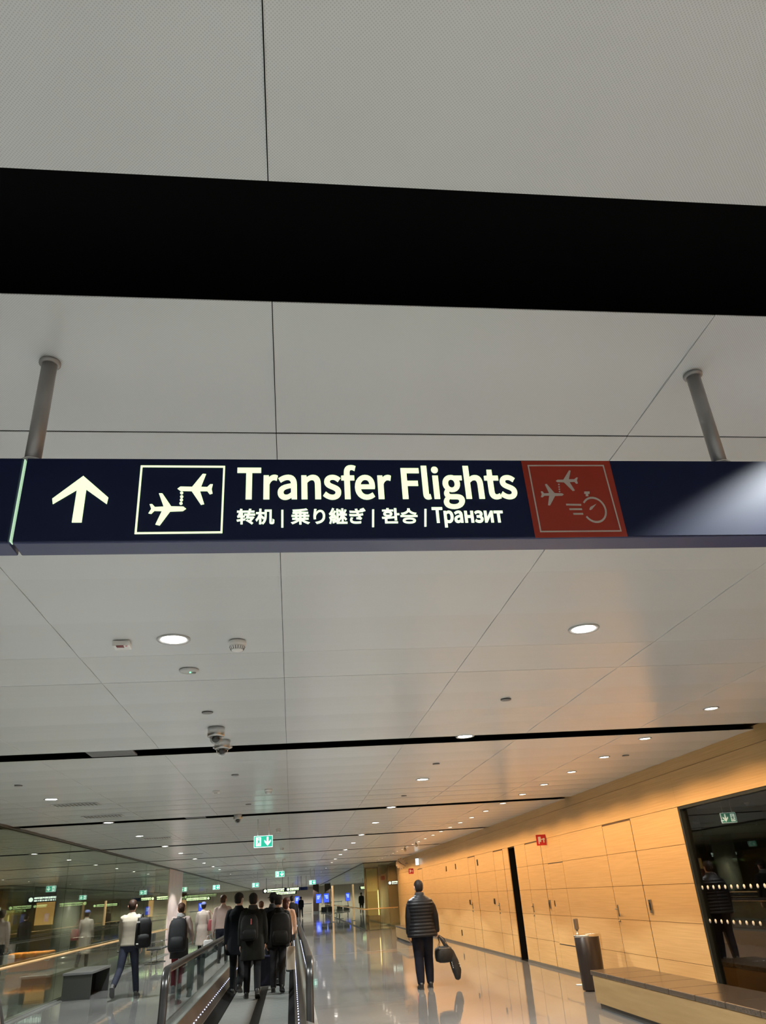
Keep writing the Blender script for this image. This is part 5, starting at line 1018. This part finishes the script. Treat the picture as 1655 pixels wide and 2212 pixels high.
# 2  the man in the pale sweater, left
p, inf = person('person in pale sweater and blue jeans striding along the left glass wall', (-3.42, 18.75, 0), 1.84, R(-2), legs=((-16, 34, 48, 5), (10, 3, 0, 6)), arms=((16, 5, 22), (-10, 8, 30)), skin=(.66, .38, .29), hair=(.016, .0075, .0045), trousers=(.015, .017, .028), shoes=(.03, .03, .03), sole=(.45, .40, .36),
    top={'name': 'sweater', 'col': (.30, .262, .21), 'hem': .90, 'flare': .96, 'cuff': .01, 'vary': 1.12}, bulk=1.0)
backpack((-3.11, 18.50, 1.17), .33, .56, .19, (.005, .005, .0055), 'black backpack with light tag hanging from the right shoulder of the man in sweater', R(12), 0, None)
sb = MB().tube([(-3.20, 18.60, 1.43), (-3.205, 18.66, 1.50), (-3.20, 18.76, 1.525), (-3.19, 18.86, 1.45)], .016, 8).build('carry_strap', mat('strap_black', (.012, .012, .012), .6))
bpk = [o for o in COL.objects if o.name.startswith('backpack') and o.parent is None][-1]
sb.parent = bpk; sb.matrix_parent_inverse = (Matrix.Translation(bpk.location) @ bpk.rotation_euler.to_matrix().to_4x4()).inverted()
for (x, z, c_) in ((-.12, .20, (.8, .8, .78)), (-.10, -.20, (.75, .72, .68)), (.0, -.13, (.2, .3, .8))): MB().rbox((x - .035, -.115, z - .012), (x + .03, -.075, z + .012), .003).build('pale_tag', mat('tag_%.2f' % z, c_, .5), bpk)

# 3  the traveller with the long black pack and dark red trousers
p, inf = person('person in dark red trousers walking left of the walkway under a tall rucksack', (-2.47, 19.45, 0), 1.70, R(0), legs=((6, 4, 0), (-10, 16, 12)), arms=((-6, 8, 14), (8, 12, 40)), skin=(.45, .27, .2), hair=(.03, .014, .009), trousers=(.17, .018, .024), shoes=(.20, .19, .19), hairstyle='bun',
    coat={'name': 'hooded_top', 'col': (.30, .24, .22), 'hem': .86, 'collar': (.22, .22, .22), 'cuff': .02}, bulk=1.0)
sk = MB().loft([ring((0, -.01, z), rx, ry, 24, 2.4) for z, rx, ry in ((.62, .205, .145), (.64, .207, .147), (.80, .20, .15), (.98, .19, .145), (1.02, .17, .13))]).build('long_black_hem', noisy('cloth_black_hem', (.010, .010, .011), (.015, .015, .016), (1, 1, 1), 7, .8), p)
backpack((-2.49, 19.22, 1.06), .40, .66, .24, (.009, .0095, .011), 'tall black rucksack on the back of the person in dark red trousers', 0, R(-3))

# 4  pale coat and blue cap, 5 pale shirt
p, inf = person('person in long pale coat and blue cap walking ahead, left of the walkway', (-3.0, 29.5, 0), 1.72, 0, arms=((4, 8, 12), (-6, 10, 25)), trousers=(.02, .02, .025), hat=('cap', (.12, .14, .32)), coat={'name': 'long_coat', 'col': (.38, .32, .28), 'hem': .42, 'flare': 1.25, 'vary': 1.1}, voxel=.011)
bg = empty('shoulder_bag', (-2.70, 29.32, 1.00), 'dark pink shoulder bag at the side of the person in pale coat', 'bag')
MB().loft([sring((0, 0, z), rx, .06, 16) for z, rx in ((-.17, .12), (-.16, .14), (.0, .13), (.14, .11), (.16, .08))]).build('bag', mat('bag_rose', (.30, .07, .075), .5), bg)
MB().tube([(-.09, 0, .15), (-.12, .03, .40), (-.10, .12, .46), (.02, .08, .30), (.08, 0, .15)], .008, 6).build('strap', mat('bag_rose', (.3, .07, .075), .5), bg)
p, inf = person('person in pale pink shirt and dark trousers walking left of the dark coats', (-1.93, 24.3, 0), 1.86, R(-4), arms=((-6, 10, 10), (6, 8, 20)), skin=(.5, .3, .22), hair=(.045, .022, .012), trousers=(.010, .011, .018), top={'name': 'shirt', 'col': (.36, .27, .24), 'hem': .93, 'vary': 1.1}, voxel=.010, head_turn=-12)
tb = empty('tote_bag', (-2.30, 24.25, .62), 'white carrier bag in the left hand of the person in pale pink shirt', 'bag')
MB().loft([sring((0, 0, z), rx, .06, 16) for z, rx in ((-.20, .13), (-.19, .15), (.10, .13), (.12, .10))]).build('bag', mat('tote_white', (.62, .60, .60), .6), tb); MB().tube([(-.06, 0, .11), (-.03, 0, .22), (.03, 0, .22), (.06, 0, .11)], .006, 6).build('handles', mat('tote_white', (.7, .7, .7), .6), tb)

# 6-9 dark coats on the walkway
p, inf = person('person in long black coat on the walkway, leftmost of the dark coats', (-1.07, 17.45, .01), 1.80, R(-6), legs=((8, 6, 0), (-14, 22, 14)), arms=((-6, 7, 10), (8, 6, 12)), trousers=(.012, .012, .014), coat={'name': 'long_coat', 'col': (.0045, .005, .007), 'hem': .66, 'flare': 1.12}, bulk=1.10, head_turn=-22, shoes=(.016, .015, .014))
p, inf = person('person in dark olive overcoat with short black hair, nearest rider on the walkway', (-.745, 16.65, .01), 1.76, R(3), legs=((4, 3, 0), (-10, 18, 22)), arms=((-3, 8, 8), (4, 9, 12)), skin=(.5, .3, .22), trousers=(.010, .010, .012), coat={'name': 'overcoat', 'col': (.0075, .008, .0065), 'hem': .60, 'flare': 1.10, 'collar': (.022, .02, .018)}, bulk=1.12, shoes=(.018, .017, .016))
backpack((-.80, 16.43, 1.17), .33, .44, .13, (.0065, .007, .0065), 'flat dark backpack with a dusty red strap on the olive overcoat', R(3), 0, (.42, .10, .09))
p, inf = person('person in black coat and dark flat hat farther along the walkway, behind the others', (-.40, 18.75, .01), 1.76, R(4), legs=((6, 4, 0), (-8, 14, 10)), arms=((0, 6, 10), (0, 6, 10)), trousers=(.010, .010, .012), coat={'name': 'coat', 'col': (.005, .005, .006), 'hem': .72, 'flare': 1.05, 'collar': (.03, .03, .032)}, hat=('brim', (.014, .012, .012)), bulk=1.08, voxel=.010)
p, inf = person('person in dark brown jacket and grey trousers, rightmost of the dark coats on the walkway', (-.27, 17.25, .01), 1.70, R(-4), legs=((5, 3, 0), (-10, 16, 14)), arms=((-4, 8, 12), (2, 9, 14)), skin=(.5, .3, .22), trousers=(.022, .020, .022), coat={'name': 'jacket', 'col': (.008, .007, .006), 'hem': .78, 'flare': 1.08}, bulk=1.12, hat=('beanie', (.022, .018, .016)), head_tilt=14, shoes=(.016, .015, .014))
backpack((-.22, 17.02, 1.10), .40, .56, .18, (.008, .007, .006), 'bulky dark brown backpack on the rightmost dark-coated rider', R(-4))
sc = empty('suitcase', (-.53, 17.95, .01), 'upright navy suitcase between the two middle riders on the walkway', 'suitcase')
M_SC = noisy('suitcase_navy', (.012, .014, .035), (.02, .022, .05), (1, 1, 1), 6, .4)
MB().rbox((-.19, -.12, .06), (.19, .12, .60), .035, 3).build('shell', M_SC, sc)
for x in (-.15, .15):
    for y in (-.08, .08): MB().tube([(x - .012, y, .03), (x + .012, y, .03)], .028, 12).build('wheel', M_BLACK, sc)
MB().tube([(-.09, .08, .58), (-.09, .08, .88), (.09, .08, .88), (.09, .08, .58)], .009, 8).build('pull_handle', M_STEEL, sc)
for x in (-.1, 0, .1): MB().box((x - .008, -.124, .10), (x + .008, -.118, .56)).build('rib', mat('rib_navy', (.02, .02, .045), .4), sc)
MB().box((-.18, -.122, .062), (.18, -.112, .075)).build('bottom_edge', M_STEEL, sc)
pb = empty('paper_bag', (-.02, 17.75, .56), 'cream paper carrier bag held low beside the rightmost dark coat', 'bag')
mb = MB(); mb.loft([sring((0, 0, z), rx, .06, 16, 5) for z, rx in ((-.22, .085), (-.21, .09), (.18, .088), (.185, .086))], smooth=False); mb.build('bag', mat('paper_cream', (.62, .52, .44), .6), pb); MB().tube([(-.04, 0, .18), (-.02, 0, .27), (.02, 0, .27), (.04, 0, .18)], .004, 6).build('handles', mat('paper_cream', (.62, .52, .44), .6), pb)

# people farther on
p, inf = person('person in peach top half hidden beyond the brown jacket on the walkway', (-.13, 21.2, .01), 1.66, R(-10), trousers=(.02, .02, .03), hair=(.06, .02, .012), coat={'name': 'top', 'col': (.60, .40, .30), 'hem': .86}, voxel=.012, hairstyle='long', head_turn=-30)
p, inf = person('distant dark-clothed person walking right of the walkway handrail', (.86, 78, 0), 1.8, R(5), trousers=(.01, .01, .012), coat={'name': 'coat', 'col': (.012, .012, .014), 'hem': .7}, voxel=.014)
p, inf = person('distant person in dark coat seen between the walkway riders and the rail', (.02, 33, .01), 1.74, R(0), trousers=(.01, .01, .012), coat={'name': 'coat', 'col': (.014, .013, .014), 'hem': .7}, voxel=.013)
p, inf = person('distant person in brown coat beyond the gap between the middle riders', (-.92, 26, .01), 1.62, R(0), trousers=(.02, .02, .02), hair=(.05, .02, .01), coat={'name': 'coat', 'col': (.10, .075, .055), 'hem': .7}, voxel=.013)
# someone close by at the left edge of the picture
p, inf = person('person in grey coat with pale pink shawl cut off by the lower left edge', (-.884, 2.05, 0), 1.80, R(8), arms=((4, 9, 14), (6, 7, 16)), trousers=(.03, .03, .035), hair=(.03, .018, .012), coat={'name': 'coat', 'col': (.055, .055, .055), 'hem': .72, 'vary': 1.6}, voxel=.009)
sh = inf['shoulder'][1]; q = p.matrix_basis.inverted()
limb(MB(), [q @ (sh + Vector(v)) for v in ((-.16, -.045, .045), (-.07, -.055, .035), (-.008, -.06, -.005), (.022, -.055, -.12), (.036, -.05, -.30))], [.075, .075, .072, .066, .06], 18).build('shawl', noisy('shawl_pink', (.62, .47, .45), (.70, .55, .52), (1, 1, 1), 9, .8), p)
